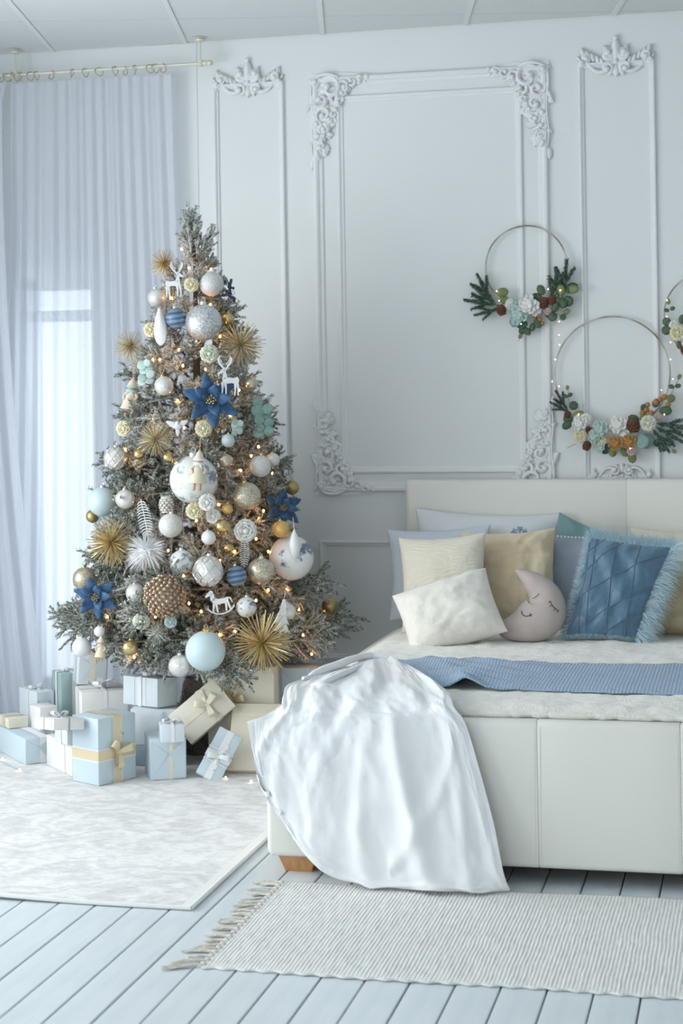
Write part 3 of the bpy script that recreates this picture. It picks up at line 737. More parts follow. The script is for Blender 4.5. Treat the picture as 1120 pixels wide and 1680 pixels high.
M['snowblue'] = mat('grey_blue_embroidery', (0.33, 0.42, 0.55), 0.8)
BZ = MTZ + 0.004
def at(px, py, Y, z=None):
    p = onY(px, py, Y); return Vector((p.x, Y, BZ if z is None else z))
# back row
r1, f1 = pillow('long_white_pillow', 'long white pillow with a blue embroidered snowflake against the headboard', M['pl_white'], at(790, 900, 6.90), 0.60, 0.43, 0.15, 12, 0, 2.0, seed=1, wr=0.006)
sn = MB()
c0 = (0.140, 0.330)
def on_pillow(fn, w, h, x, z, off=0.0015):
    a, b = x / (w / 2), (z - h / 2) / (h / 2); p = fn(a, b, 1); return Vector((p[0], p[1] - off, p[2]))
for k in range(6):
    a = radians(30 + 60 * k)
    path = [on_pillow(f1, .60, .43, c0[0] + 0.034 * t * cos(a), c0[1] + 0.034 * t * sin(a)) for t in (0, .25, .5, .75, 1)]
    sn.tube([tuple(p) for p in path], 0.0028, 5)
    for t in (0.5, 0.78):
        for s in (-1, 1):
            x, z = c0[0] + 0.034 * t * cos(a), c0[1] + 0.034 * t * sin(a); b2 = a + s * radians(55)
            sn.tube([tuple(on_pillow(f1, .60, .43, x, z)), tuple(on_pillow(f1, .60, .43, x + 0.013 * cos(b2), z + 0.013 * sin(b2)))], 0.0026, 5)
s_ = sn.build('embroidered_snowflake', M['snowblue'], r1); s_['label'] = 'grey blue snowflake'
pillow('flat_pillow', 'pale blue-grey pillow peeking out behind the pleated cream cushion', M['pl_bluegrey'], at(722, 975, 6.765), 0.42, 0.375, 0.12, 14, 0, -3, seed=2, wr=0.006)
pillow('plain_pillow', 'pale cream pillow behind the blue fur-trimmed cushion', M['pl_cream'], at(1114, 900, 6.90), 0.42, 0.36, 0.14, 14, 0, 2, seed=12, wr=0.006)
pillow('teal_pillow', 'dark teal pillow standing on its corner by the headboard', M['pl_teal'], at(930, 905, 6.785, BZ + 0.035), 0.34, 0.36, 0.13, 12, 0, 20, seed=3, wr=0.008)
r8, f8 = pillow('lace_edged_pillow', 'slate grey pillow with a small lace edge under the teal one', M['pl_grey'], at(937, 980, 6.655), 0.36, 0.355, 0.12, 14, 0, 2, seed=4, wr=0.008)
lm = MB(); pts_ = [Vector(f8(-1 + 2 * i / 26, 1, 1)) for i in range(27)]
for p in pts_: lm.ball((p.x, p.y, p.z + 0.004), 0.0055, 6, 4)
lm.build('lace_edge', M['pl_white'], r8)
# middle row
r4, f4 = pillow('plush_pillow', 'beige plush cushion between the pleated cream one and the grey one', M['pl_beige'], at(836, 1030, 6.545), 0.37, 0.385, 0.14, 16, 0, -2.5, seed=5, wr=0.014, wscale=7)
# pleated cream cushion: ribs of folded fabric
def pleat_fn(w, h, th):
    base = pillow_fn(w, h, th, seed=6, wr=0.004)
    def fn(a, b, side):
        x, y, z = base(a, b, side)
        rib = abs(sin(pi * (b * 13 + 0.35 * sin(a * 9 + 2 * sin(b * 6))))) ** 0.6
        e = (1 - abs(a) ** 6) * (1 - abs(b) ** 6)
        return (x, y - side * 0.0065 * rib * e, z)
    return fn
r3 = thing('pleated_pillow', 'cream cushion with crinkled horizontal pleats', 'pillow', at(730, 1010, 6.415))
r3.rotation_euler = (Matrix.Rotation(radians(-16), 3, 'X') @ Matrix.Rotation(radians(-4), 3, 'Y')).to_euler()
f3 = pleat_fn(0.335, 0.375, 0.13); weld(pillow_mb(f3, 110)).build('cushion', M['pl_cream'], r3, smooth='all')
# khaki pillow at the right
pillow('khaki_pillow', 'khaki cotton cushion behind the blue fur-trimmed one', M['pl_khaki'], onZ(1100, 1046, BZ), 0.40, 0.30, 0.14, 20, 0, 0, seed=7, wr=0.010)
# front white fur cushion, tipped on one side
r5, f5 = pillow('fur_pillow', 'white fur cushion slumped on its side in front of the others', M['pl_fur'], onZ(752, 1062, BZ) + Vector((0.0, 0.035, 0.0)), 0.355, 0.27, 0.17, 34, 4, -19, seed=8, wr=0.010, pinch=0.06)

# moon cushion
moon = thing('moon_pillow', 'rose-grey crescent moon cushion with a sleeping face', 'pillow', onZ(872, 1056, BZ) + Vector((0, 0.045, 0)))
moon.rotation_euler = (Matrix.Rotation(radians(4), 3, 'Z') @ Matrix.Rotation(radians(-14), 3, 'X')).to_euler()
MS = metre(1, moon.location)                                # metres per pixel at the cushion
def mpx(x, y): return ((x - 872) * MS, (1057 - y) * MS * 1.03)
# centre line of the crescent with half widths (pixels of the photograph turned into metres)
mc = [(843, 943, 2), (855, 949, 9), (872, 962, 18), (888, 980, 26), (893, 1000, 33), (886, 1016, 37), (868, 1027, 34), (848, 1034, 26), (828, 1036, 17), (812, 1032, 8), (803, 1027, 2)]
MCt = catmull(np.array(mc, float), 60, 0)
def moon_fn():
    P = [mpx(a, b) for a, b, w in MCt]; W = [max(0.5, w) * MS for a, b, w in MCt]
    mb = MB(); n = 28; vs = []
    for i in range(60):
        a = P[max(0, i - 1)]; b = P[min(59, i + 1)]; tx, tz = b[0] - a[0], b[1] - a[1]; L = sqrt(tx * tx + tz * tz); nx, nz = -tz / L, tx / L
        for j in range(n):
            th = 2 * pi * j / n; k = cos(th); dpt = sin(th)
            sq = 1.0
            vs.append((P[i][0] + nx * W[i] * k, -0.010 + dpt * (0.016 + W[i] * 0.62) * (1 if i not in (0, 59) else 0.3) + 0.003 * fbm(P[i][0] * 20 + k, P[i][1] * 20, dpt), P[i][1] + nz * W[i] * k))
    fs = [(i * n + j, i * n + (j + 1) % n, (i + 1) * n + (j + 1) % n, (i + 1) * n + j) for i in range(59) for j in range(n)]
    fs += [tuple(range(n - 1, -1, -1)), tuple(59 * n + j for j in range(n))]
    mb.add(vs, fs); return mb
mo = weld(moon_fn(), 0.0002).build('cushion', M['pl_moon'], moon, smooth='all')
def moon_y(x, z):                                           # front surface depth of the crescent at (x, z)
    best = None
    for (a, b, w) in MCt:
        px, pz = mpx(a, b); d = sqrt((x - px) ** 2 + (z - pz) ** 2); ww = max(0.5, w) * MS
        if d < ww:
            yy = (0.016 + ww * 0.62) * sqrt(1 - (d / ww) ** 2)
            best = yy if best is None else max(best, yy)
    return -0.010 - (best or 0.02) - 0.0018
def moon_line(name, pts, r):
    P = catmull(np.array([mpx(*p) for p in pts], float), 20, 0)
    return MB().tube([(p[0], moon_y(p[0], p[1]), p[1]) for p in P], r, 6).build(name, M['thread'], moon)
moon_line('stitched_mouth', [(854, 1011), (856, 1017), (862, 1020), (870, 1018)], 0.0013)
moon_line('stitched_mouth', [(868, 1015.5), (870.5, 1018), (868.5, 1020.5)], 0.0012)
moon_line('stitched_eye', [(901, 995), (904, 1002), (909, 1007), (915, 1011)], 0.0012)
for p in ([(901.5, 997), (898, 998)], [(904, 1002), (900, 1005)], [(909, 1007), (907, 1012)], [(913, 1010), (913, 1014)]):
    moon_line('eyelash', [p[0], ((p[0][0] + p[1][0]) / 2, (p[0][1] + p[1][1]) / 2), p[1]], 0.0009)
moon_line('stitched_eye', [(872, 991), (877, 989), (881, 985), (882.5, 983)], 0.0011)

# blue velvet cushion with fur trim
bv = thing('fur_trimmed_velvet_pillow', 'blue velvet cushion with diamond cording and long fur trim', 'pillow', onZ(982, 1056, BZ) + Vector((0, 0.045, 0)))
bv.rotation_euler = (Matrix.Rotation(radians(-6), 3, 'Z') @ Matrix.Rotation(radians(-18), 3, 'X')).to_euler()
BW, BHh = 0.285, 0.372
_bf = pillow_fn(BW, BHh, 0.15, seed=9, wr=0.010, wscale=6, pinch=0.06)
def bvf(a, b, side):
    x, y, z = _bf(a, b, side)
    y -= side * 0.005 * sin(9 * b + 4 * a + 2 * sin(3 * a)) * (1 - abs(a) ** 4) * (1 - abs(b) ** 4)
    return (x * (0.93 + 0.42 * z) + 0.27 * z, y, z * (1 - 0.05 * a))
weld(pillow_mb(bvf, 60)).build('cushion', M['pl_velvet'], bv, smooth='all')
def cord(pts):
    P = [Vector(bvf(a, b, 1)) for a, b in [(pts[0][0] + (pts[1][0] - pts[0][0]) * t, pts[0][1] + (pts[1][1] - pts[0][1]) * t) for t in [i / 24 for i in range(25)]]]
    MB().tube([(p.x, p.y - 0.0012, p.z) for p in P], 0.0022, 6).build('cord', M['velvet_cord'], bv)
for a0, a1 in ((-0.80, -0.42), (-0.30, 0.12), (0.25, 0.62), (-0.98, -0.62)):
    cord(((a0, 0.97), (a1 + 0.05, -0.97)))
for a0, b0, a1, b1 in ((-0.97, 0.15, -0.1, 0.97), (-0.97, -0.35, 0.97, 0.85), (-0.85, -0.95, 0.97, 0.15), (-0.05, -0.97, 0.97, -0.35), (-0.97, 0.6, -0.55, 0.97)):
    cord(((a0, b0), (a1, b1)))
fur = MB(); random.seed(21)
cxy = Vector((0, 0, BHh / 2))
for k in range(5200):
    t = random.random() * 4; s = int(t); q = (t - s) * 2 - 1
    a, b = ((q, -1), (1, q), (-q, 1), (-1, -q))[s]
    jit = random.uniform(0.93, 1.0)
    p = Vector(bvf(a * jit, b * jit, random.choice((1, 1, -1))))
    out = Vector((a if abs(a) > .97 else a * 0.3, 0, b if abs(b) > .97 else b * 0.3)).normalized()
    d = out + Vector((random.uniform(-.5, .5), random.uniform(-.9, .3), random.uniform(-.4, .5)))
    if s == 0: d = Vector((random.uniform(-.6, .6), -1.0, random.uniform(0.0, .35)))        # lies forward on the bed
    L = (random.uniform(0.02, 0.04), random.uniform(0.05, 0.10), random.uniform(0.022, 0.05), random.uniform(0.015, 0.032))[s]
    strand(fur, p, d, L * (0.55 if s == 0 else 1), random.uniform(0.0008, 0.0016), (random.uniform(-.3, .3), random.uniform(-.4, .1), -0.9 if s == 1 else random.uniform(-.5, .1)), 5, [random.random()] * 10)
fo_ = fur.build('fur_trim', M['bluefur'], bv, attr=True, kind='stuff'); fo_['label'] = 'long pale blue fur trim'

# soft cushions flatten where they rest on the bed
bpy.context.view_layer.update()
for o in list(scn.objects):
    if o.parent is None and o.get('category') == 'pillow':
        for ch in o.children:
            if ch.type != 'MESH': continue
            mw = ch.matrix_world; mi = mw.inverted()
            for v in ch.data.vertices:
                w = mw @ v.co
                if w.z < BZ + 0.002: w.z = BZ + 0.002 + (w.z - BZ) * 0.03; v.co = mi @ w

# ================================================================== rugs
M['greyrug'] = mat('vintage_grey_rug', (0.64, 0.645, 0.655), 0.95, sheen=0.2)
nt = M['greyrug'].node_tree; bsdf = nt.nodes['Principled BSDF']
tc = nn(nt, 'ShaderNodeTexCoord'); mp = nn(nt, 'ShaderNodeMapping'); mp.inputs['Scale'].default_value = (1.0, 5.0, 1)
n1 = nn(nt, 'ShaderNodeTexNoise'); n1.inputs['Scale'].default_value = 34; n1.inputs['Detail'].default_value = 8; n1.inputs['Roughness'].default_value = 0.7
n2 = nn(nt, 'ShaderNodeTexNoise'); n2.inputs['Scale'].default_value = 7; n2.inputs['Detail'].default_value = 5
vo = nn(nt, 'ShaderNodeTexVoronoi'); vo.inputs['Scale'].default_value = 3.5; vo.feature = 'DISTANCE_TO_EDGE'
wv = nn(nt, 'ShaderNodeTexWave', wave_type='RINGS'); wv.inputs['Scale'].default_value = 1.6; wv.inputs['Distortion'].default_value = 22; wv.inputs['Detail'].default_value = 5; wv.inputs['Detail Scale'].default_value = 2.5
nt.links.new(tc.outputs['Object'], mp.inputs['Vector']); nt.links.new(mp.outputs['Vector'], n1.inputs['Vector'])
for q in (n2, vo, wv): nt.links.new(tc.outputs['Object'], q.inputs['Vector'])
a1 = nn(nt, 'ShaderNodeMath', operation='MULTIPLY_ADD'); a1.inputs[1].default_value = 0.75
a2 = nn(nt, 'ShaderNodeMath', operation='MULTIPLY_ADD'); a2.inputs[1].default_value = 0.26
nt.links.new(n1.outputs['Fac'], a1.inputs[0]); nt.links.new(n2.outputs['Fac'], a2.inputs[0])
a3 = nn(nt, 'ShaderNodeMath', operation='MULTIPLY'); a3.inputs[1].default_value = 0.10; nt.links.new(wv.outputs['Fac'], a3.inputs[0])
nt.links.new(a3.outputs[0], a2.inputs[2]); nt.links.new(a2.outputs[0], a1.inputs[2])
rp = nn(nt, 'ShaderNodeValToRGB'); rp.color_ramp.elements[0].position = 0.42; rp.color_ramp.elements[1].position = 0.66
rp.color_ramp.elements[0].color = (0.56, 0.56, 0.57, 1); rp.color_ramp.elements[1].color = (0.86, 0.86, 0.86, 1)
nt.links.new(a1.outputs[0], rp.inputs['Fac']); nt.links.new(rp.outputs['Color'], bsdf.inputs['Base Color'])
bp = nn(nt, 'ShaderNodeBump'); bp.inputs['Strength'].default_value = 0.4; bp.inputs['Distance'].default_value = 0.003; nt.links.new(n1.outputs['Fac'], bp.inputs['Height']); nt.links.new(bp.outputs['Normal'], bsdf.inputs['Normal'])
M['binding'] = mat('rug_binding', (0.82, 0.82, 0.80), 0.9, bump=0.3, bscale=200)
RX0, RX1, RY0, RY1 = -3.55, -1.495, 4.492, 6.95
def rug_edge(x): return RY0 + 0.012 * max(0, -2.0 - x) * 3 + 0.004 * sin(5 * x)
def rug_lift(x, y): return 0.007 * max(0, 1 - abs(x + 2.12) / 0.28) * max(0, 1 - (y - RY0) / 0.12)
rug = thing('vintage_rug', 'pale grey faded vintage-pattern rug under the gifts and the tree', 'rug', (-2.5, 5.7, 0))
def rugf(u, v):
    x = RX0 + (RX1 - RX0) * u; y = rug_edge(x) + (RY1 - rug_edge(x)) * v
    return (x, y, 0.010 + rug_lift(x, y))
wpart(MB().sheet(rugf, 60, 50, 0.0085).build('pile_field', M['greyrug'], smooth='all'), rug)
bpth = [(x, rug_edge(x), 0.007 + rug_lift(x, rug_edge(x))) for x in np.linspace(RX0, RX1, 40)]
wpart(MB().tube(bpth, 0.0065, 8).build('edge_binding', M['binding'], smooth=True), rug)
wpart(MB().tube([(RX1, RY0 + (RY1 - RY0) * t, 0.007) for t in [i / 20 for i in range(21)]], 0.0065, 8).build('edge_binding', M['binding'], smooth=True), rug)
def band(x, w, y0, y1): return MB().box(x - w, x, y0, y1, 0.002, 0.0108)
wpart(band(RX1, 0.030, RY0, RY1).build('edge_binding', M['binding'], smooth=False), rug)

# woven rag rug with ribs and tassels
M['rag'] = mat('rag_rug_cotton', (0.80, 0.80, 0.78), 0.95, col2=(0.88, 0.88, 0.86), nscale=14, stretch=(8, 1.5, 1), bump=0.4, bscale=220, bdist=0.002)
M['tassel'] = mat('tassel_cotton', (0.72, 0.69, 0.62), 0.95, col2=(0.50, 0.45, 0.36), nscale=70, ncontrast=(.45, .75))
GX0, GX1 = -1.318, 0.42
gy0 = lambda x: 4.028 + 0.004 * sin(9 * x); gy1 = lambda x: 4.795 + 0.02 * (x + 1.3) + 0.004 * sin(12 * x)
def ragf(u, v):
    x = GX0 + (GX1 - GX0) * u; y = gy0(x) + (gy1(x) - gy0(x)) * v
    wob = 0.0035 * fbm(x * 2.5, y * 3, 2) + 0.0020 * fbm(x * 16, y * 9, 5)
    rib = abs(sin(pi * (x + wob) / 0.0098)) ** 0.8
    knob = 0.5 + 0.5 * fbm(int((x + wob) / 0.0098) * 3.3, y * 16, 1)
    e = min(1, 12 * v + 0.3, 12 * (1 - v) + 0.3)
    return (x, y + 0.004 * sin(pi * x / 0.025) * (v < 0.02), 0.004 + (0.0032 * rib * (0.35 + 0.9 * knob)) * e + 0.002 * max(0, fbm(x * 10, y * 10, 8)))
ragr = thing('rag_rug', 'off-white ribbed rag rug with knotted tassels in front of the bed', 'rug', (-0.3, 4.4, 0))
wpart(MB().sheet(ragf, 1000, 70, 0.0035).build('ribbed_weave', M['rag'], smooth='all'), ragr)
random.seed(31)
for k in range(24):
    y = 4.035 + 0.755 * (k + 0.5) / 24; mb = MB()
    ang = radians(180 + random.uniform(-22, 26)); L = random.uniform(0.055, 0.085)
    if k in (0, 1): ang = radians(200); L = 0.10
    if k in (4,): L = 0.095
    mb.ball((-0.004, 0, 0.007), 0.0065, 8, 6, sc=(1.3, 1, 0.9))
    for s in range(7):
        a = ang + random.uniform(-.16, .16); l = L * random.uniform(.8, 1.08); h0 = random.uniform(0.004, 0.009)
        mb.tube([(0, 0, 0.007), (l * .3 * cos(a), l * .3 * sin(a) + random.uniform(-.002, .002), h0), (l * .65 * cos(a), l * .65 * sin(a) + random.uniform(-.004, .004), h0 * .8), (l * cos(a + .08), l * sin(a + .08), 0.003)], [0.0022, 0.0022, 0.002, 0.0015], 5)
    o = mb.build('tassel', M['tassel'], ragr); o.location = Vector((GX0 + 0.002, y, 0)) - Vector(ragr.location)
# ================================================================== Christmas tree
TX, TY = -2.112, 6.50
RTAB = [(0.20, 0.42), (0.34, 0.52), (0.48, 0.535), (0.60, 0.505), (0.82, 0.435), (1.16, 0.345), (1.50, 0.265), (1.70, 0.20), (1.815, 0.155), (1.95, 0.075), (2.06, 0.02), (2.2, 0.0)]
def cone_r(z):
    if z <= RTAB[0][0]: return RTAB[0][1]
    for (a, ra), (b, rb) in zip(RTAB[:-1], RTAB[1:]):
        if z <= b: return ra + (rb - ra) * (z - a) / (b - a)
    return 0.0
def on_tree(px, py, f=0.97):
    v = ray(px, py); best = None
    for i in range(260):
        Y = 5.85 + i * 0.004; p = CAMP + v * (Y / v.y)
        d = sqrt((p.x - TX) ** 2 + (p.y - TY) ** 2)
        if d <= cone_r(p.z) * f: return p
        e = d - cone_r(p.z) * f
        if best is None or e < best[0]: best = (e, p)
    return best[1]
# needles: flocked, from dark green to frosty white
M['needle'] = mat('flocked_needles', (0.030, 0.042, 0.026), 0.8, col2=(0.90, 0.90, 0.87), attr='tint', ncontrast=(0.0, 1.0))
rp_ = [n_ for n_ in M['needle'].node_tree.nodes if n_.type == 'VALTORGB'][0].color_ramp
e_ = rp_.elements.new(0.45); e_.color = (0.26, 0.31, 0.26, 1)
M['bark'] = mat('brown_bark', (0.11, 0.075, 0.05), 0.9, bump=0.5, bscale=80, bdist=0.004)
def needle_twig(mb, a, b, rng, nl=0.017, dens=720, frost=0.6):
    frost = max(0, frost)
    a = Vector(a); b = Vector(b); d = (b - a); L = d.length; d.normalize()
    s = d.orthogonal().normalized(); t = d.cross(s)
    n = int(L * dens)
    mb.tube([tuple(a), tuple(a + d * L * .92)], [0.0042, 0.0020], 4, t=min(1, frost * 1.1), caps=False)
    for i in range(n):
        q = (i + rng.random()) / n; p = a + d * (L * q)
        an = rng.uniform(0, 2 * pi); o = s * cos(an) + t * sin(an)
        l = nl * rng.uniform(.75, 1.15) * (1 - 0.35 * q ** 3)
        dirv = (d * 0.75 + o * 0.8).normalized()
        w = dirv.cross(o).normalized() * 0.0019
        up = max(0, o.z)
        c = min(1, max(0, rng.gauss(0.88, 0.12) if rng.random() < frost * 0.72 + 0.25 * up else rng.gauss(0.26, 0.14)))
        if q > 0.86: c *= 0.75
        e = p + dirv * l; m_ = p + dirv * l * .5
        mb.add([tuple(p), tuple(m_ + w), tuple(e), tuple(m_ - w)], [(0, 1, 2, 3)], [c, c, c, c])
def branch_mesh(L, seed, frost):
    rng = random.Random(seed); mb = MB()
    def bend(x): return Vector((x, 0.03 * L * sin(3 * x / L + seed), -0.10 * x * x / L + 0.05 * x))
    pts = [bend(L * t) for t in [i / 8 for i in range(9)]]
    for p, q in zip(pts[1:-1], pts[2:]): needle_twig(mb, p, q, rng, 0.018, 1050, frost)
    k = 9 + int(L * 30)
    for i in range(k):
        t = 0.10 + 0.84 * i / k
        base = bend(L * t); l = max(0.055, min(0.13, L * (0.42 * (1 - t) + 0.18))) * rng.uniform(.85, 1.2)
        a = radians(rng.uniform(30, 58)); ro = i * 2.4 + rng.uniform(-.4, .4)
        dirv = Vector((cos(a), sin(a) * cos(ro), sin(a) * sin(ro) * 0.75))
        tip = base + dirv * l; fq = frost; needle_twig(mb, base, tip, rng, 0.0175, 1050, fq)
        if l > 0.085:
            for s2 in (-1, 1):
                m_ = base + dirv * l * rng.uniform(.3, .6); o = dirv.orthogonal().normalized(); o.rotate(Matrix.Rotation(rng.uniform(0, 6.28), 3, dirv))
                needle_twig(mb, m_, m_ + (dirv * .75 + o * .65).normalized() * l * 0.55, rng, 0.015, 1050, fq)
    nb = MB(); nb.v, nb.f, nb.t, nb.m = mb.v, mb.f, mb.t, [0] * len(mb.f)
    nb.mi = 1
    nb.tube([tuple(p) for p in pts], [0.0045 * (1 - 0.7 * i / 8) for i in range(9)], 5)
    return nb.mesh('branch', [M['needle'], M['bark']], smooth=False, attr=True)
tree = thing('christmas_tree', 'frosted Christmas tree with flocked branches standing in the corner by the curtain', 'tree', (TX, TY, 0))
BM = {}
for key, L in (('s', 0.16), ('m', 0.29), ('l', 0.44)):
    BM[key] = [(L, branch_mesh(L, 10 * k + int(L * 100), fr)) for k, fr in enumerate((1.0, 0.88, 0.52))]
rng = random.Random(77)
MB().tube([(0, 0, 0.010), (0, 0, 0.5), (0.004, 0, 1.3), (0, 0.004, 2.0)], [0.032, 0.028, 0.018, 0.005], 10).build('trunk', M['bark'], tree)
NB = 292
_x4 = onY(341, 1150, 6.30).x; _x5 = onY(461, 1150, 6.46).x; _x12 = onY(150, 1146, 6.40).x
KEEP = [(_x4 - .07, _x4 + .33, 6.23, 6.46, .455), (_x5 - .07, _x5 + .26, 6.40, 6.67, .43), (_x12 - .18, _x12 + .13, 6.31, 6.62, .475)]
zs = []
# heights spread so that density follows the circumference
acc = [0]; zz = np.linspace(0.40, 1.95, 200)
w_ = np.array([cone_r(z) + 0.17 for z in zz]); cw = np.cumsum(w_) / w_.sum()
for i in range(NB):
    q = (i + 0.5) / NB; z = float(np.interp(q, cw, zz))
    az = i * 2.399963 + rng.uniform(-.25, .25)
    r = cone_r(z + 0.02)
    r0 = min(0.02 + 0.30 * r, 0.16)
    el = radians(4 + 34 * max(0, (z - 0.9) / 1.1) ** 1.3 + rng.uniform(-12, 12))
    front = cos(az - radians(-72)) > 0.2
    if z < 0.45: el = radians(rng.uniform(-2, 10) if front else rng.uniform(-14, 4)); z = max(z, 0.44) if front else z
    f = rng.uniform(0.80, 0.98) if rng.random() > 0.16 else rng.uniform(1.02, 1.14)
    ln = max(0.06, (r * f - r0) / max(0.6, cos(el)))
    for _ in range(9):                                  # lift boughs that would run into the gifts standing under them
        hit = False
        for q_ in range(4, 12):
            l_ = ln * q_ / 10; hx = TX + (r0 + l_ * cos(el)) * cos(az); hy = TY + (r0 + l_ * cos(el)) * sin(az); hz_ = z - 0.03 + l_ * sin(el)
            if any(b[0] < hx < b[1] and b[2] < hy < b[3] and hz_ < b[4] for b in KEEP): hit = True
        if not hit: break
        el += radians(6); z += 0.012
    key = 's' if ln < 0.21 else ('m' if ln < 0.33 else 'l')
    L, me = BM[key][2] if f > 1 else rng.choice(BM[key])
    sc = ln / L
    mat_ = Matrix.Translation((r0 * cos(az), r0 * sin(az), z - 0.03)) @ Matrix.Rotation(az, 4, 'Z') @ Matrix.Rotation(-el, 4, 'Y') @ Matrix.Rotation(rng.uniform(-3, 3), 4, 'X') @ Matrix.Diagonal((sc, sc ** .6, sc ** .6, 1))
    inst('branch', me, tree, mat_)
for k in range(6):                                     # crown of upright sprigs
    L, me = BM['s'][k % 3]; az = k * 2.4; el = radians((62, 70, 78, 55, 88, 50, 66, 45)[k]); sc = (.9, .8, .95, .7, 1.15, .6)[k]
    inst('branch', me, tree, Matrix.Translation((0.01 * cos(az), 0.01 * sin(az), (1.92, 1.94, 1.95, 1.90, 1.94, 1.88, 1.91, 1.87)[k])) @ Matrix.Rotation(az, 4, 'Z') @ Matrix.Rotation(-el, 4, 'Y') @ Matrix.Scale(sc, 4))
# grey-brown faux fur skirt around the foot of the tree
M['skirt'] = mat('grey_brown_fur', (0.16, 0.13, 0.12), 0.95, sheen=0.3, col2=(0.30, 0.25, 0.22), nscale=25, bump=0.8, bscale=90, bdist=0.01)
sk = MB()
sk.lathe([(0.034, 0.30), (0.066, 0.27), (0.086, 0.16), (0.094, 0.06), (0.100, 0.0)], 28)
sk.v = [(x * (1 + 0.12 * fbm(x * 6, y * 6, z * 6)), y * (1 + 0.12 * fbm(x * 6, y * 6, z * 6 + 3)), z) for x, y, z in sk.v]
skt = thing('tree_skirt', 'dark grey-brown fur skirt around the foot of the tree', 'tree skirt', (TX, TY, 0.0105))
sk.build('fur_skirt', M['skirt'], skt, smooth='all')
hs_ = MB(); rng = random.Random(5)
for k in range(2600):
    a = rng.uniform(pi, 2 * pi + .6); t = rng.random(); r = 0.04 + 0.058 * t; z = 0.29 * (1 - t ** 1.6)
    strand(hs_, (r * cos(a), r * sin(a), z), (cos(a), sin(a), 0.6), rng.uniform(.010, .022), 0.0011, (0, 0, -1.2), 4)
hs_.build('fur_pile', M['skirt'], skt, kind='stuff')

# ------------------------------------------------------------------ ornament materials
def glitter(name, c1, c2, scale=420, rough=0.35, metal=0.7):
    m = bpy.data.materials.new(name); m.use_nodes = True; nt = m.node_tree; b = nt.nodes['Principled BSDF']
    tc = nn(nt, 'ShaderNodeTexCoord'); v = nn(nt, 'ShaderNodeTexVoronoi'); v.inputs['Scale'].default_value = scale
    rp = nn(nt, 'ShaderNodeValToRGB'); rp.color_ramp.elements[0].color = (*c1, 1); rp.color_ramp.elements[1].color = (*c2, 1)
    sp = nn(nt, 'ShaderNodeSeparateColor')
    nt.links.new(tc.outputs['Object'], v.inputs['Vector']); nt.links.new(v.outputs['Color'], sp.inputs[0]); nt.links.new(sp.outputs[0], rp.inputs['Fac']); nt.links.new(rp.outputs['Color'], b.inputs['Base Color'])
    bp = nn(nt, 'ShaderNodeBump'); bp.inputs['Strength'].default_value = 0.7; bp.inputs['Distance'].default_value = 0.03; nt.links.new(sp.outputs[1], bp.inputs['Height']); nt.links.new(bp.outputs['Normal'], b.inputs['Normal'])
    b.inputs['Roughness'].default_value = rough; b.inputs['Metallic'].default_value = metal
    return m
def striped(name):
    m = mat(name, (0.10, 0.21, 0.36), 0.45, coat=0.3); nt = m.node_tree; b = nt.nodes['Principled BSDF']
    tc = nn(nt, 'ShaderNodeTexCoord'); w = nn(nt, 'ShaderNodeTexWave'); w.bands_direction = 'Z'; w.inputs['Scale'].default_value = 0.62; w.inputs['Distortion'].default_value = 1.0; w.inputs['Detail'].default_value = 2
    rp = nn(nt, 'ShaderNodeValToRGB'); el = rp.color_ramp.elements
    el[0].position = 0.0; el[0].color = (0.04, 0.10, 0.19, 1); el[1].position = 0.55; el[1].color = (0.11, 0.21, 0.34, 1)
    for p, c in ((0.75, (0.07, 0.16, 0.28, 1)), (0.90, (0.55, 0.66, 0.76, 1)), (0.97, (0.06, 0.14, 0.25, 1))): e = el.new(p); e.color = c
    nt.links.new(tc.outputs['Object'], w.inputs['Vector']); nt.links.new(w.outputs['Fac'], rp.inputs['Fac']); nt.links.new(rp.outputs['Color'], b.inputs['Base Color'])
    return m
def painted(name, base, ink, sc=1.6, lo=0.52, hi=0.60):
    m = mat(name, base, 0.3, coat=0.4); nt = m.node_tree; b = nt.nodes['Principled BSDF']
    tc = nn(nt, 'ShaderNodeTexCoord'); n1 = nn(nt, 'ShaderNodeTexNoise'); n1.inputs['Scale'].default_value = sc; n1.inputs['Detail'].default_value = 9; n1.inputs['Roughness'].default_value = 0.65
    rp = nn(nt, 'ShaderNodeValToRGB'); rp.color_ramp.elements[0].position = lo; rp.color_ramp.elements[1].position = hi
    rp.color_ramp.elements[0].color = (*base, 1); rp.color_ramp.elements[1].color = (*ink, 1)
    nt.links.new(tc.outputs['Object'], n1.inputs['Vector']); nt.links.new(n1.outputs['Fac'], rp.inputs['Fac']); nt.links.new(rp.outputs['Color'], b.inputs['Base Color'])
    return m
M['o_white'] = mat('ornament_white_matt', (0.80, 0.81, 0.82), 0.35, coat=0.3)
M['o_pearl'] = mat('ornament_pearl', (0.76, 0.75, 0.72), 0.18, 0.35, coat=0.5)
M['o_mint'] = mat('ornament_pale_blue', (0.54, 0.67, 0.71), 0.45)
M['o_gold'] = mat('ornament_gold', (0.62, 0.47, 0.22), 0.25, 0.9)
M['o_goldmatt'] = mat('ornament_gold_matt', (0.45, 0.36, 0.17), 0.42, 0.8)
M['o_champ'] = mat('ornament_champagne', (0.62, 0.54, 0.42), 0.3, 0.75)
M['o_amber'] = mat('ornament_amber', (0.72, 0.46, 0.16), 0.35, 0.3)
M['o_silver'] = mat('ornament_silver', (0.75, 0.76, 0.76), 0.25, 0.9)
M['g_silver'] = glitter('silver_glitter', (0.42, 0.44, 0.46), (0.92, 0.93, 0.94), 18)
M['g_champ'] = glitter('champagne_glitter', (0.40, 0.34, 0.24), (0.86, 0.80, 0.66), 18)
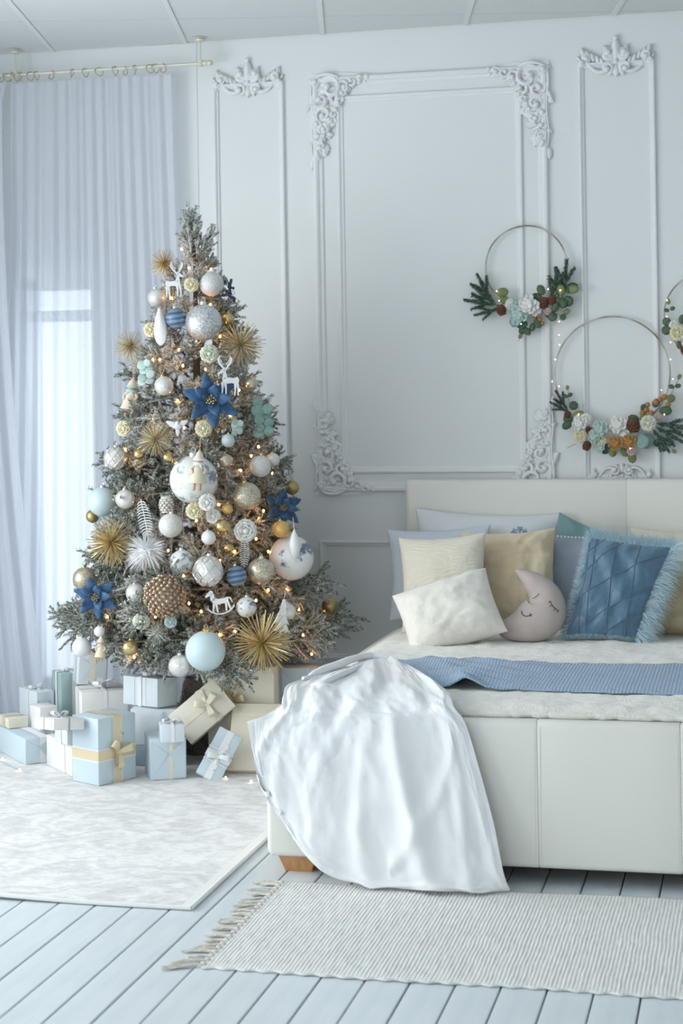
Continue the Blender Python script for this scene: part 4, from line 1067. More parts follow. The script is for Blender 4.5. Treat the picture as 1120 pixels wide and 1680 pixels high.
M['g_white'] = glitter('white_beads', (0.58, 0.58, 0.56), (0.86, 0.86, 0.84), 14, 0.5, 0.1)
M['o_stripe'] = striped('blue_banded_glass')
M['o_paint'] = painted('winter_scene_print', (0.76, 0.77, 0.75), (0.20, 0.27, 0.34))
M['o_paint2'] = painted('dove_print', (0.80, 0.80, 0.80), (0.16, 0.20, 0.30), 1.1, 0.53, 0.57)
M['quill'] = mat('gold_quill', (0.46, 0.31, 0.10), 0.35, 0.45, col2=(0.82, 0.68, 0.38), attr='tint', ncontrast=(0, 1))
M['quill_pale'] = mat('pale_gold_quill', (0.44, 0.34, 0.17), 0.4, 0.4, col2=(0.80, 0.72, 0.50), attr='tint', ncontrast=(0, 1))
M['quill_silver'] = mat('silver_green_quill', (0.44, 0.45, 0.38), 0.4, 0.3, col2=(0.74, 0.75, 0.68), attr='tint', ncontrast=(0, 1))
M['petal_blue'] = mat('blue_velvet_petal', (0.012, 0.052, 0.14), 0.6, sheen=0.3, col2=(0.045, 0.14, 0.29), nscale=4)
M['petal_cream'] = mat('cream_petal', (0.78, 0.72, 0.50), 0.7, sss=0.05)
M['petal_pale'] = mat('pale_green_petal', (0.70, 0.74, 0.62), 0.7)
M['petal_white'] = mat('white_petal', (0.80, 0.80, 0.76), 0.7)
M['petal_mint'] = mat('mint_petal', (0.46, 0.59, 0.56), 0.7)
M['leaf_euc'] = mat('eucalyptus_leaf', (0.20, 0.34, 0.31), 0.6, col2=(0.30, 0.44, 0.40), nscale=6)
M['berry'] = mat('bronze_berry', (0.42, 0.31, 0.22), 0.32, 0.45)
M['navy'] = mat('navy_berry', (0.03, 0.05, 0.12), 0.4)
M['plume'] = mat('white_feather', (0.84, 0.85, 0.86), 0.9, sheen=0.4)
M['cut'] = mat('white_painted_wood', (0.80, 0.81, 0.82), 0.6)
M['doll_cream'] = mat('doll_cream_cloth', (0.72, 0.64, 0.50), 0.9)
M['doll_skin'] = mat('doll_wood_skin', (0.55, 0.36, 0.24), 0.7)
M['doll_white'] = mat('doll_white_cloth', (0.78, 0.79, 0.80), 0.9, sheen=0.4)
M['doll_mint'] = mat('doll_mint_cloth', (0.44, 0.62, 0.60), 0.9)
M['string'] = mat('pale_string', (0.70, 0.66, 0.56), 0.8)
M['scale'] = mat('cone_scale_silver', (0.60, 0.58, 0.52), 0.5, 0.2)
# ------------------------------------------------------------------ ornament builders: unit size, front towards -Y, root at the centre
def o_cap(root, m):
    c = MB().lathe([(0.0, 1.16), (0.13, 1.16), (0.19, 1.12), (0.19, 0.96), (0.0, 0.96)], 12).build('cap', m, root)
    MB().tube([(0.09 * cos(a), 0, 1.24 + 0.09 * sin(a)) for a in [2 * pi * i / 12 for i in range(12)]], 0.02, 5, close=True).build('hanging_loop', m, c)
def b_bauble(root, m, cap='o_gold', squash=1.0):
    MB().ball((0, 0, 0), 1.0, 28, 18, sc=(1, 1, squash)).build('globe', M[m], root, smooth='all'); o_cap(root, M[cap])
def b_quilted(root):
    b_bauble(root, 'o_pearl', 'o_silver')
    for s in (-1, 1):
        for k in range(8):
            a0 = 2 * pi * k / 8
            pts = []
            for i in range(25):
                th = radians(12 + 156 * i / 24); a = a0 + s * (th - pi / 2) * 0.85
                pts.append((1.005 * sin(th) * cos(a), 1.005 * sin(th) * sin(a), 1.005 * cos(th)))
            MB().tube(pts, 0.035, 5).build('quilting_line', M['o_silver'], root)
def b_burst(root, m='quill', n=170, hemi=True):
    rng = random.Random(4); mb = MB()
    for i in range(n):
        z = 1 - 2 * (i + .5) / n; a = i * 2.39996; r = sqrt(1 - z * z)
        d = Vector((r * cos(a), z if False else r * sin(a), z))
        if d.y > 0.45: continue
        L = rng.uniform(.82, 1.05); t = rng.random()
        s = d.orthogonal().normalized(); q = d.cross(s)
        w = 0.027
        p0 = d * 0.06; p1 = d * L
        vs = [tuple(p0 + (s * cos(b) + q * sin(b)) * w * 0.7) for b in (0, 2.09, 4.19)] + [tuple(p1 + (s * cos(b) + q * sin(b)) * w * .55) for b in (0, 2.09, 4.19)]
        mb.add(vs, [(0, 1, 4, 3), (1, 2, 5, 4), (2, 0, 3, 5), (3, 4, 5)], t)
    mb.build('quills', M[m], root, attr=True, smooth=False, kind='stuff')
    MB().ball((0, 0, 0), 0.10, 10, 8).build('core', M['o_goldmatt'], root)
def petal(L, W, cup=0.2, curl=0.0, tip=1.0, base=0.12, ruffle=0.0):
    def fn(u, v):
        s = v * 2 - 1; w = W * (base + (1 - base) * sin(pi * min(1, u ** 0.8)) ** 0.8 * (1 - 0.25 * u)) if tip > 0.5 else W * (base + (1 - base) * sin(pi * 0.5 * min(1, u * 1.4)) * sqrt(max(0, 1 - u ** 5)))
        return (s * w, -cup * (1 - s * s) * u * L * 0.3 + curl * u * u * L + ruffle * sin(9 * s + 3 * u), u * L)
    return fn
def b_poinsettia(root):
    rng = random.Random(8)
    for ring, (k, L, W, el) in enumerate(((6, 1.0, .26, 18), (5, .72, .22, 38), (3, .45, .16, 58))):
        for i in range(k):
            a = 2 * pi * i / k + ring * 0.5 + rng.uniform(-.15, .15); e = radians(el + rng.uniform(-8, 8))
            mt = Matrix.Rotation(a, 4, 'Y') @ Matrix.Rotation(e, 4, 'X')
            MB().sheet(petal(L * rng.uniform(.85, 1.05), W, 0.25, 0.12, 1.0, 0.1, 0.012), 10, 7, 0.012, M=mt).build('petal', M['petal_blue'], root, smooth='all')
    for i in range(14):
        a = i * 2.4; r = 0.10 * sqrt(i / 14) * 1.6; MB().ball((r * cos(a), -0.24 - 0.03 * (i % 3), r * sin(a)), 0.035, 7, 5).build('stamen', M['o_goldmatt'], root)
def b_rose(root, m='petal_cream'):
    rng = random.Random(6)
    MB().ball((0, -0.35, 0), 0.26, 10, 8).build('bud', M[m], root, smooth='all')
    for ring, (k, R_, L, W, el) in enumerate(((3, .10, .5, .34, 78), (5, .22, .62, .40, 60), (6, .30, .72, .46, 36), (7, .30, .82, .48, 14))):
        for i in range(k):
            a = 2 * pi * i / k + ring * .7; e = radians(el + rng.uniform(-6, 6))
            mt = Matrix.Rotation(a, 4, 'Y') @ Matrix.Translation((0, 0, R_ * .5)) @ Matrix.Rotation(e, 4, 'X')
            MB().sheet(petal(L, W, 0.5, 0.10, 0.0, 0.4), 7, 7, 0.02, M=mt).build('petal', M[m], root, smooth='all')
def b_berryball(root):
    n = 190; mb = MB()
    MB().ball((0, 0, 0), 0.84, 16, 10).build('core', M['berry'], root)
    for i in range(n):
        z = 1 - 2 * (i + .5) / n; a = i * 2.39996; r = sqrt(1 - z * z); k = 0.90 + 0.05 * sin(i * 7.3)
        mb.ball((k * r * cos(a), k * r * sin(a), k * z), 0.098, 7, 5)
    mb.build('berries', M['berry'], root, kind='stuff')
def b_pompom(root):
    rng = random.Random(3); mb = MB()
    MB().ball((0, 0, 0), 0.45, 12, 8).build('core', M['plume'], root)
    for i in range(420):
        z = 1 - 2 * (i + .5) / 420; a = i * 2.39996; r = sqrt(1 - z * z)
        d = (r * cos(a), r * sin(a), z); L = rng.uniform(.55, .85) if z > -.3 else rng.uniform(.7, 1.0)
        strand(mb, (0.38 * d[0], 0.38 * d[1], 0.38 * d[2]), Vector(d) + Vector((rng.uniform(-.3, .3), rng.uniform(-.3, .3), rng.uniform(-.3, .3))), L, 0.030, (0, 0, -0.5), 5)
    mb.build('feather_down', M['plume'], root, kind='stuff')
def outline_obj(root, name, pts, m, th=0.05):
    return MB().prism(pts, -th, th).build(name, m, root, smooth=False)
def b_reindeer(root, flip=1):
    # unit: about 2 tall; standing reindeer cut-out with branching antlers
    body = [(-0.30, -1.0), (-0.22, -1.0), (-0.18, -0.45), (-0.05, -0.25), (0.20, -0.22), (0.42, -0.40), (0.50, -1.0), (0.58, -1.0), (0.60, -0.35), (0.66, -0.05), (0.62, 0.12), (0.50, 0.10), (0.30, 0.02), (0.05, 0.06), (-0.12, 0.18), (-0.22, 0.42), (-0.40, 0.40), (-0.58, 0.30), (-0.60, 0.38), (-0.40, 0.58), (-0.28, 0.64), (-0.18, 0.62), (-0.08, 0.70), (-0.10, 0.55), (0.0, 0.30), (-0.06, 0.12), (-0.34, -0.05), (-0.40, -0.5)]
    # convex-ish pieces keep the silhouette clean
    def pr(p): return [(x * flip, z) for x, z in p] if flip > 0 else [(x * flip, z) for x, z in p][::-1]
    outline_obj(root, 'body', pr([(-0.36, -0.12), (-0.20, -0.30), (0.25, -0.24), (0.58, -0.36), (0.68, -0.08), (0.58, 0.14), (0.30, 0.06), (0.02, 0.10), (-0.25, 0.10)]), M['cut'])
    outline_obj(root, 'neck', pr([(-0.36, -0.05), (-0.02, 0.08), (-0.12, 0.34), (-0.16, 0.62), (-0.30, 0.62), (-0.30, 0.36)]), M['cut'])
    outline_obj(root, 'head', pr([(-0.62, 0.36), (-0.56, 0.29), (-0.32, 0.38), (-0.12, 0.50), (-0.04, 0.68), (-0.22, 0.64), (-0.36, 0.62)]), M['cut'])
    for x0, x1, zz in ((-0.32, -0.38, -0.2), (-0.16, -0.12, -0.26), (0.46, 0.40, -0.30), (0.58, 0.62, -0.28)):
        MB().tube([(x0 * flip, 0, zz), ((x0 + x1) / 2 * flip + .02, 0, -0.62), (x1 * flip, 0, -1.0)], [0.10, 0.055, 0.05], 6).build('leg', M['cut'], root)
    for s in (-1, 1):
        an = MB(); base = Vector((-0.18 * flip, 0, 0.62)); tip = Vector((( -0.18 + s * 0.42) * flip, 0, 1.30)); mid = Vector(((-0.18 + s * 0.42) * flip, 0, 0.90))
        P = [base * (1 - t) ** 2 + mid * 2 * t * (1 - t) + tip * t * t for t in [i / 8 for i in range(9)]]
        an.tube([tuple(p) for p in P], [0.05] * 7 + [0.04, 0.03], 6)
        for i in (2, 3, 4, 5, 6, 7):
            p = P[i]; an.tube([tuple(p), tuple(p + Vector((-s * 0.10 * flip - 0.02, 0, 0.22)))], [0.038, 0.022], 5)
        an.build('antler', M['cut'], root)
def b_fern(root):
    mb = MB(); mb.tube([(0.06 * sin(2 * t), 0, 1 - 2 * t) for t in [i / 14 for i in range(15)]], [0.03] * 15, 6)
    mb.build('spine', M['o_silver'], root)
    for i in range(13):
        t = (i + 1) / 15
        for s in (-1, 1):
            L = 0.30 * sin(pi * min(1, t * 0.8 + .12)) + .04; x = 0.06 * sin(2 * t); z = 1 - 2 * t
            MB().tube([(x, 0, z), (x + s * L * .6, -0.02, z - 0.03), (x + s * L, -0.02, z - 0.12)], [0.026, 0.03, 0.018], 5).build('barb', M['cut'], root)
def b_cone(root, m='scale'):
    MB().ball((0, 0, 0), 0.7, 12, 10, sc=(.8, .8, 1.2)).build('core', M[m], root)
    sm = MB().ball((0, 0, 0), 1, 7, 5, sc=(.24, .12, .20)).mesh('cone_scale', M[m])
    for ring in range(7):
        z = -0.85 + 1.65 * ring / 6; r = 0.78 * sqrt(max(0.02, 1 - (z / 1.08) ** 2))
        for k in range(9):
            a = 2 * pi * (k + .5 * (ring % 2)) / 9; inst('cone_scale', sm, root, Matrix.Translation((r * cos(a), r * sin(a), z)) @ Matrix.Rotation(a - pi / 2, 4, 'Z') @ Matrix.Rotation(radians(35), 4, 'X'))
def b_doll(root, body='doll_cream', wrap='doll_white'):
    MB().lathe([(0.0, 0.42), (0.16, 0.40), (0.26, 0.10), (0.42, -0.42), (0.44, -0.50), (0.0, -0.48)], 16).build('dress', M[body], root, smooth=50)
    MB().ball((0, -0.02, 0.56), 0.19, 14, 10).build('head', M['doll_skin'], root, smooth='all')
    MB().lathe([(0.235, 0.58), (0.24, 0.66), (0.16, 0.86), (0.03, 1.06), (0.0, 1.07)], 14).build('hat', M[body], root, smooth='all')
    MB().tube([(0.235 * cos(a), 0.235 * sin(a), 0.61) for a in [2 * pi * i / 14 for i in range(14)]], 0.055, 6, close=True).build('hat_brim', M[wrap], root)
    MB().tube([(0.20 * cos(a), 0.20 * sin(a) - .02, 0.40) for a in [2 * pi * i / 14 for i in range(14)]], 0.075, 6, close=True).build('collar', M[wrap], root)
    for s in (-1, 1):
        MB().tube([(s * .14, 0, .36), (s * .34, -.08, .12), (s * .26, -.20, -.06)], [.09, .085, .07], 7).build('arm', M[body], root)
        MB().tube([(s * .13, 0, -.45), (s * .14, -.02, -.78), (s * .14, -.08, -.84)], [.075, .07, .06], 7).build('leg', M['doll_skin'], root)
        MB().sheet(petal(.5, .16, .3, .1, 1.0), 6, 5, .02, M=TR((s * .03, -.24, .42), (radians(-150), 0, s * .4))).build('scarf_end', M[wrap], root)
    MB().tube([(0, 0, 1.05), (-.03, 0, 1.5), (0.05, 0, 1.95)], .012, 5).build('hanging_string', M['string'], root)
def b_cuttree(root):
    pts = []
    for k in range(4): pts += [(0.12 + 0.10 * k, 0.75 - 0.42 * k), (0.06 + 0.06 * k, 0.70 - 0.42 * k)] if False else []
    for k in range(4):
        w0 = 0.07 + 0.07 * k; w1 = 0.20 + 0.11 * k; z1 = 1.0 - 0.48 * k; z0 = z1 - 0.50
        outline_obj(root, 'tier', [(-w0, z1), (-w1, z0), (w1, z0), (w0, z1)], M['cut'], 0.05)
        for s in range(5):
            x = -w1 + 2 * w1 * s / 4; MB().ball((x, -0.03, z0), 0.055, 7, 5).build('scallop', M['cut'], root)
    MB().box(-.08, .08, -.05, .05, -1.15, -.94).build('stem', M['cut'], root, smooth=False)
    MB().tube([(0, 0, 1.0), (0.02, 0, 1.45)], .02, 5).build('hanging_string', M['string'], root)
def b_rocking(root):
    outline_obj(root, 'body', [(-.55, -.02), (-.30, -.22), (.30, -.22), (.52, -.05), (.50, .16), (.25, .10), (-.15, .12), (-.40, .22)], M['cut'], .06)
    outline_obj(root, 'neck', [(-.62, .06), (-.30, .05), (-.34, .50), (-.55, .56)], M['cut'], .06)
    outline_obj(root, 'head', [(-.92, .40), (-.86, .30), (-.50, .40), (-.34, .60), (-.50, .72), (-.60, .66)], M['cut'], .06)
    for x0, x1 in ((-.40, -.55), (-.28, -.25), (.36, .30), (.46, .60)): MB().tube([(x0, 0, -.12), (x1, 0, -.72)], [.085, .05], 6).build('leg', M['cut'], root)
    for y in (-.05, .05): MB().tube([(0.95 * sin(a), y, -0.05 - 0.80 * cos(a)) for a in [radians(-62 + 124 * i / 12) for i in range(13)]], .045, 6).build('rocker', M['cut'], root)
    MB().tube([(.50, 0, .10), (.66, 0, .05), (.74, 0, -.25)], [.06, .07, .02], 6).build('tail', M['cut'], root)
def leaf_disc(L, W): 
    def fn(u, v):
        s = v * 2 - 1; w = W * sqrt(max(0, 1 - (2 * u - 1) ** 2)) + 0.004
        return (s * w, -0.08 * L * (1 - s * s), u * L)
    return fn
def b_eucalyptus(root, k=9, m='leaf_euc'):
    rng = random.Random(k)
    P = [Vector((0.10 * sin(4 * t), 0, -0.9 + 1.7 * t)) for t in [i / 10 for i in range(11)]]
    MB().tube([tuple(p) for p in P], .025, 5).build('stem', M[m], root)
    for i in range(k):
        p = P[1 + i % 10]; a = (1 if i % 2 else -1) * radians(rng.uniform(35, 80)); L = rng.uniform(.5, .68)
        MB().sheet(leaf_disc(L, L * .46), 9, 7, .015, M=Matrix.Translation(p) @ Matrix.Rotation(a, 4, 'Y') @ Matrix.Rotation(radians(rng.uniform(-30, 35)), 4, 'X')).build('leaf', M[m], root, smooth='all')
def b_navy(root):
    rng = random.Random(2)
    for i in range(22):
        t = i / 22; p = (rng.uniform(-.35, .35), rng.uniform(-.25, .1), 0.9 - 1.9 * t); MB().ball(p, .13, 8, 6).build('berry', M['navy'], root)
    MB().tube([(0, 0, 1), (.05, 0, 0), (0, 0, -.9)], .03, 5).build('stem', M['bark'], root)
    MB().sheet(leaf_disc(.6, .22), 7, 5, .015, M=TR((-.1, -.1, .75), (0.3, -.7, 0))).build('leaf', M['leaf_euc'], root)
def b_drop(root):
    MB().lathe([(0.0, 1.0), (.05, .9), (.22, .55), (.36, .1), (.38, -.25), (.28, -.65), (.10, -.93), (0, -1)], 18).build('drop', M['o_white'], root, smooth='all')
    MB().tube([(0, 0, .95), (-.06, 0, 1.7)], .02, 5).build('hanging_string', M['string'], root)
def b_bird(root):
    MB().ball((0, 0, 0), .42, 12, 8, sc=(1, .5, .55)).build('body', M['cut'], root, smooth='all')
    for s in (-1, 1): MB().sheet(petal(.9, .26, .2, .1), 7, 5, .03, M=TR((s * .1, 0, .05), (0, s * radians(62), 0))).build('wing', M['cut'], root, smooth='all')
    MB().sheet(petal(.7, .2, .2, 0), 6, 5, .03, M=TR((0, 0, -.1), (0, radians(180), 0))).build('tail', M['cut'], root, smooth='all')
    MB().ball((0, -.05, .30), .17, 10, 8).build('head', M['cut'], root)
def b_wing(root):
    MB().sheet(petal(2.0, .36, .5, .08, 1.0), 16, 8, .06, M=TR((0, 0, -1), (0, 0, 0))).build('wing', M['cut'], root, smooth='all')
    MB().ball((0, -.05, 1.0), .12, 8, 6).build('bead', M['o_silver'], root)
BUILD = dict(bauble=b_bauble, quilted=b_quilted, burst=b_burst, poinsettia=b_poinsettia, rose=b_rose, berryball=b_berryball, pompom=b_pompom, reindeer=b_reindeer, fern=b_fern,
             cone=b_cone, doll=b_doll, cuttree=b_cuttree, rocking=b_rocking, eucalyptus=b_eucalyptus, navy=b_navy, drop=b_drop, bird=b_bird, wing=b_wing)
PROTO = {}
def ornament(kind, name, px, py, rp, label, cat, args=(), out=0.25, roll=0.0, pitch=0.0, f=0.97, group=None):
    p = on_tree(px, py, f); r = metre(rp, p)
    d = (CAMP - p); d.z = 0; d.normalize()
    p = p + (CAMP - p).normalized() * (out * r)
    r = metre(rp, p)
    key = (kind,) + tuple(args)
    if key in PROTO: root = copy_tree(PROTO[key])
    else:
        root = empty(name); BUILD[kind](root, *args); PROTO[key] = root
    root.name = name
    root.scale = (r, r, r); root.location = p
    az = atan2(p.x - TX, -(p.y - TY)); fa = atan2(d.x, -d.y)
    yaw = fa * 0.75 + az * 0.25
    root.rotation_euler = (Matrix.Rotation(yaw, 3, 'Z') @ Matrix.Rotation(radians(pitch), 3, 'X') @ Matrix.Rotation(radians(roll), 3, 'Y')).to_euler()
    for k_ in list(root.keys()): del root[k_]
    tag(root, label, cat, group); return root
B = 'bauble'
ORN = [
 (B, 'bauble', 334, 529, 30, 'big silver glitter ball near the top of the tree', ('g_silver', 'o_silver'), .45),
 (B, 'bauble', 289, 522, 17, 'dark blue banded ball beside the big silver glitter ball', ('o_stripe', 'o_silver'), .4),
 (B, 'bauble', 257, 488, 15, 'white pearl ball below the topmost gold burst', ('o_pearl', 'o_silver'), .4),
 (B, 'bauble', 347, 466, 20, 'frosted white ball beside the navy berries', ('g_white', 'o_silver'), .3),
 (B, 'bauble', 374, 523, 10, 'small gold ball right beside the big silver glitter ball', ('o_gold', 'o_gold'), .4),
 (B, 'bauble', 269, 633, 16, 'pearl-white ball between mint leaves and the blue velvet flower', ('o_pearl', 'o_gold'), .4),
 (B, 'bauble', 412, 629, 11, 'small champagne ball beside the reindeer over the blue flower', ('o_champ', 'o_gold'), .4),
 (B, 'bauble', 374, 723, 11, 'small pale blue ball under the blue velvet flower', ('o_mint', 'o_gold'), .4),
 (B, 'bauble', 370, 756, 12, 'champagne ball beside the doll with the white scarf', ('o_champ', 'o_gold'), .4),
 (B, 'bauble', 318, 787, 40, 'large winter-scene ball behind the cream doll', ('o_paint', 'o_silver'), .25),
 (B, 'bauble', 168, 823, 24, 'matt pale blue ball at the curtain side of the tree', ('o_mint', 'o_silver'), 1.6),
 (B, 'bauble', 205, 819, 16, 'pearl ball touching the matt pale blue one', ('o_pearl', 'o_silver'), 1.4),
 (B, 'bauble', 152, 847, 11, 'small dull gold ball over the gold burst at the curtain side', ('o_goldmatt', 'o_gold'), .4),
 (B, 'bauble', 280, 862, 20, 'white beaded ball under the silver pine cone', ('g_white', 'o_silver'), .35),
 (B, 'bauble', 298, 922, 20, 'small white ball with a painted winter scene above the bronze berry ball', ('o_paint', 'o_silver'), .4),
 (B, 'bauble', 139, 950, 20, 'champagne glitter ball above the lower blue velvet flower', ('g_champ', 'o_gold'), .2),
 (B, 'bauble', 222, 973, 16, 'pearl ball touching the bronze berry ball', ('o_pearl', 'o_silver'), .4),
 (B, 'bauble', 342, 882, 12, 'small plain white ball below the cream roses', ('o_white', 'o_silver'), .6),
 (B, 'bauble', 427, 765, 18, 'frosted white ball beside a small pearl ball above the gold glitter one', ('g_white', 'o_gold'), .3),
 (B, 'bauble', 447, 755, 12, 'small pearl ball at the wall side above the gold glitter one', ('o_pearl', 'o_gold'), .3),
 (B, 'bauble', 405, 814, 23, 'gold glitter ball right of the large winter-scene ball', ('g_champ', 'o_gold'), .45),
 (B, 'bauble', 479, 800, 12, 'small dull gold ball sticking out towards the wall panel', ('o_goldmatt', 'o_gold'), .2),
 (B, 'bauble', 373, 835, 9, 'little amber ball under the gold glitter ball', ('o_amber', 'o_gold'), .3),
 (B, 'bauble', 365, 864, 13, 'shiny gold ball beside the white flower', ('o_gold', 'o_gold'), .4),
 (B, 'bauble', 461, 868, 14, 'matt amber-gold ball above the large dove ball', ('o_amber', 'o_gold'), 1.8),
 (B, 'bauble', 478, 915, 37, 'large white ball with a dark dove print at the wall side', ('o_paint2', 'o_gold'), .15),
 (B, 'bauble', 388, 945, 17, 'blue banded ball between the quilted ball and the champagne glitter one', ('o_stripe', 'o_silver'), .5),
 (B, 'bauble', 428, 937, 22, 'champagne glitter ball beside the large dove ball', ('g_champ', 'o_silver'), .5),
 (B, 'bauble', 134, 1062, 16, 'white ball hanging low by the curtain', ('o_white', 'o_silver'), .2),
 (B, 'bauble', 213, 1063, 13, 'gold ball hanging low above the pale blue gift', ('o_gold', 'o_gold'), .4),
 (B, 'bauble', 294, 1092, 18, 'shiny pearl ball hanging lowest beside the big sky-blue one', ('o_pearl', 'o_silver'), .5),
 (B, 'bauble', 337, 1068, 33, 'big matt sky-blue ball hanging low in front of the trunk', ('o_mint', 'o_gold'), .5),
 (B, 'bauble', 163, 1036, 9, 'little white ball above the low white one', ('o_white', 'o_silver'), .4),
 (B, 'bauble', 404, 996, 17, 'small white painted ball right of the rocking horse', ('o_paint2', 'o_silver'), .5),
 (B, 'bauble', 472, 1003, 14, 'pearl ball half hidden by the white cut-out tree', ('o_pearl', 'o_silver'), .2),
 (B, 'bauble', 541, 994, 14, 'bronze-gold ball at the outermost branch by the wall', ('o_goldmatt', 'o_gold'), .1),
 (B, 'bauble', 276, 750, 9, 'tiny gold ball above the large winter-scene ball', ('o_gold', 'o_gold'), .2),
 (B, 'bauble', 228, 745, 9, 'tiny shiny gold ball beside the quilted ball', ('o_gold', 'o_gold'), .2),
 (B, 'bauble', 374, 899, 8, 'tiny gold ball below the white flower', ('o_gold', 'o_gold'), .2),
 ('quilted', 'quilted_bauble', 189, 752, 19, 'white quilted ball at the curtain side', (), 1.6),
 ('quilted', 'quilted_bauble', 341, 937, 25, 'pearl quilted ball with silver lattice in the middle of the tree', (), .55),
 ('burst', 'starburst_ornament', 270, 432, 25, 'topmost gold spiky starburst', ('quill',), .3),
 ('burst', 'starburst_ornament', 214, 568, 28, 'gold spiky starburst at the curtain side below the white wing', ('quill_pale',), .3),
 ('burst', 'starburst_ornament', 394, 566, 41, 'large pale gold starburst under the big silver glitter ball', ('quill_pale',), .2),
 ('burst', 'starburst_ornament', 255, 721, 31, 'pale gold starburst beside the small white bird', ('quill_pale',), .45),
 ('burst', 'starburst_ornament', 183, 890, 43, 'large bright gold starburst beside the white feather pompom', ('quill',), .35),
 ('burst', 'starburst_ornament', 430, 1055, 54, 'largest gold starburst low above the cream gift', ('quill',), .5),
 ('burst', 'starburst_ornament', 222, 597, 18, 'small silver-green starburst above the mint leaves', ('quill_silver', 70), .5),
 ('burst', 'starburst_ornament', 257, 1038, 20, 'small silver-green starburst below the bronze berry ball', ('quill_silver', 70), .5),
 ('poinsettia', 'velvet_poinsettia', 345, 655, 52, 'large blue velvet poinsettia under the reindeer', (), .35),
 ('poinsettia', 'velvet_poinsettia', 158, 978, 42, 'blue velvet poinsettia low at the curtain side', (), .2),
 ('poinsettia', 'velvet_poinsettia', 462, 832, 38, 'dark blue poinsettia half buried at the wall side', (), -.5),
 ('rose', 'fabric_rose', 314, 467, 13, 'cream rose beside the white reindeer at the top', ('petal_cream',), .5),
 ('rose', 'fabric_rose', 248, 541, 13, 'cream rose beside the white wing', ('petal_cream',), .3),
 ('rose', 'fabric_rose', 343, 580, 16, 'pale green rose under the big silver glitter ball', ('petal_pale',), .4),
 ('rose', 'fabric_rose', 204, 703, 14, 'cream rose above the quilted ball at the curtain side', ('petal_cream',), .3),
 ('rose', 'fabric_rose', 334, 703, 15, 'yellow-cream rose right under the large blue poinsettia', ('petal_cream',), .3),
 ('rose', 'fabric_rose', 319, 838, 15, 'cream rose at the foot of the doll', ('petal_cream',), 1.2),
 ('rose', 'fabric_rose', 340, 824, 15, 'white flower touching the cream rose at the foot of the doll', ('petal_white',), 2.4),
 ('rose', 'fabric_rose', 402, 870, 20, 'white dahlia-like flower beside the shiny gold ball', ('petal_white',), .4),
 ('rose', 'fabric_rose', 232, 1019, 15, 'pale green rose below the pearl ball', ('petal_pale',), .4),
 ('rose', 'fabric_rose', 280, 1020, 11, 'small mint flower below the bronze berry ball', ('petal_mint',), .4),
 ('rose', 'fabric_rose', 350, 847, 13, 'small white flower below the two roses at the doll', ('petal_white',), .4),
 ('berryball', 'berry_ball', 270, 978, 36, 'big ball of bronze berries', (), .5),
 ('pompom', 'feather_pompom', 240, 905, 33, 'fluffy white feather pompom beside the gold starburst', (), .4),
 ('reindeer', 'reindeer_cutout', 287, 463, 24, 'white reindeer cut-out near the top of the tree', (-1,), .5),
 ('reindeer', 'reindeer_cutout', 374, 622, 27, 'white reindeer cut-out standing over the blue poinsettia', (1,), 1.6),
 ('fern', 'fern_icicle', 236, 852, 34, 'white fern-shaped icicle above the feather pompom', (), .3),
 ('fern', 'fern_icicle', 400, 905, 26, 'white fern-shaped icicle below the white dahlia', (), .1),
 ('cone', 'glitter_pine_cone', 273, 827, 14, 'silver pine cone beside the large winter-scene ball', ('scale',), .4),
 ('doll', 'doll_ornament', 325, 775, 35, 'cream doll with white scarf in front of the large painted ball', ('doll_cream', 'doll_white'), 2.0),
 ('doll', 'doll_ornament', 214, 655, 34, 'cream and mint doll at the curtain side', ('doll_cream', 'doll_mint'), .1),
 ('doll', 'doll_ornament', 165, 1066, 22, 'small cream doll low beside the white ball', ('doll_cream', 'doll_cream'), .2),
 ('cuttree', 'tree_cutout', 463, 1010, 27, 'white lacy tree cut-out above the largest starburst', (), .5),
 ('rocking', 'rocking_horse', 361, 985, 26, 'white rocking horse cut-out below the quilted ball', (), .4),
 ('eucalyptus', 'eucalyptus_sprig', 430, 690, 34, 'grey-green eucalyptus sprig at the wall side of the blue poinsettia', (9, 'leaf_euc'), .2),
 ('eucalyptus', 'eucalyptus_sprig', 238, 612, 26, 'mint leaf sprig above the pearl-white ball', (8, 'petal_mint'), .3),
 ('eucalyptus', 'eucalyptus_sprig', 388, 700, 20, 'small mint sprig under the blue poinsettia', (7, 'petal_mint'), .2),
 ('navy', 'berry_sprig', 377, 478, 20, 'sprig of navy berries near the top', (), .2),
 ('drop', 'drop_ornament', 483, 893, 26, 'white drop hanging over the large dove ball', (), 2.7),
 ('bird', 'bird_ornament', 291, 700, 20, 'white flying bird beside the pale gold starburst', (), .5),
 ('wing', 'wing_ornament', 263, 537, 30, 'long white wing beside the dark blue banded ball', (), .5),
]
CATS = {'starburst_ornament': 'starburst', 'velvet_poinsettia': 'flower', 'fabric_rose': 'flower', 'reindeer_cutout': 'reindeer', 'doll_ornament': 'doll', 'eucalyptus_sprig': 'sprig', 'berry_sprig': 'sprig', 'bauble': 'bauble', 'quilted_bauble': 'bauble'}
random.seed(9)
for (kind, name, px, py, rp, label, args, out) in ORN:
    ornament(kind, name, px, py, rp, label, CATS.get(name, 'ornament'), args, out, roll=random.uniform(-10, 10), pitch=random.uniform(-6, 6),
             group={'bauble': 'balls on the tree', 'starburst_ornament': 'starbursts on the tree', 'fabric_rose': 'fabric flowers on the tree'}.get(name))

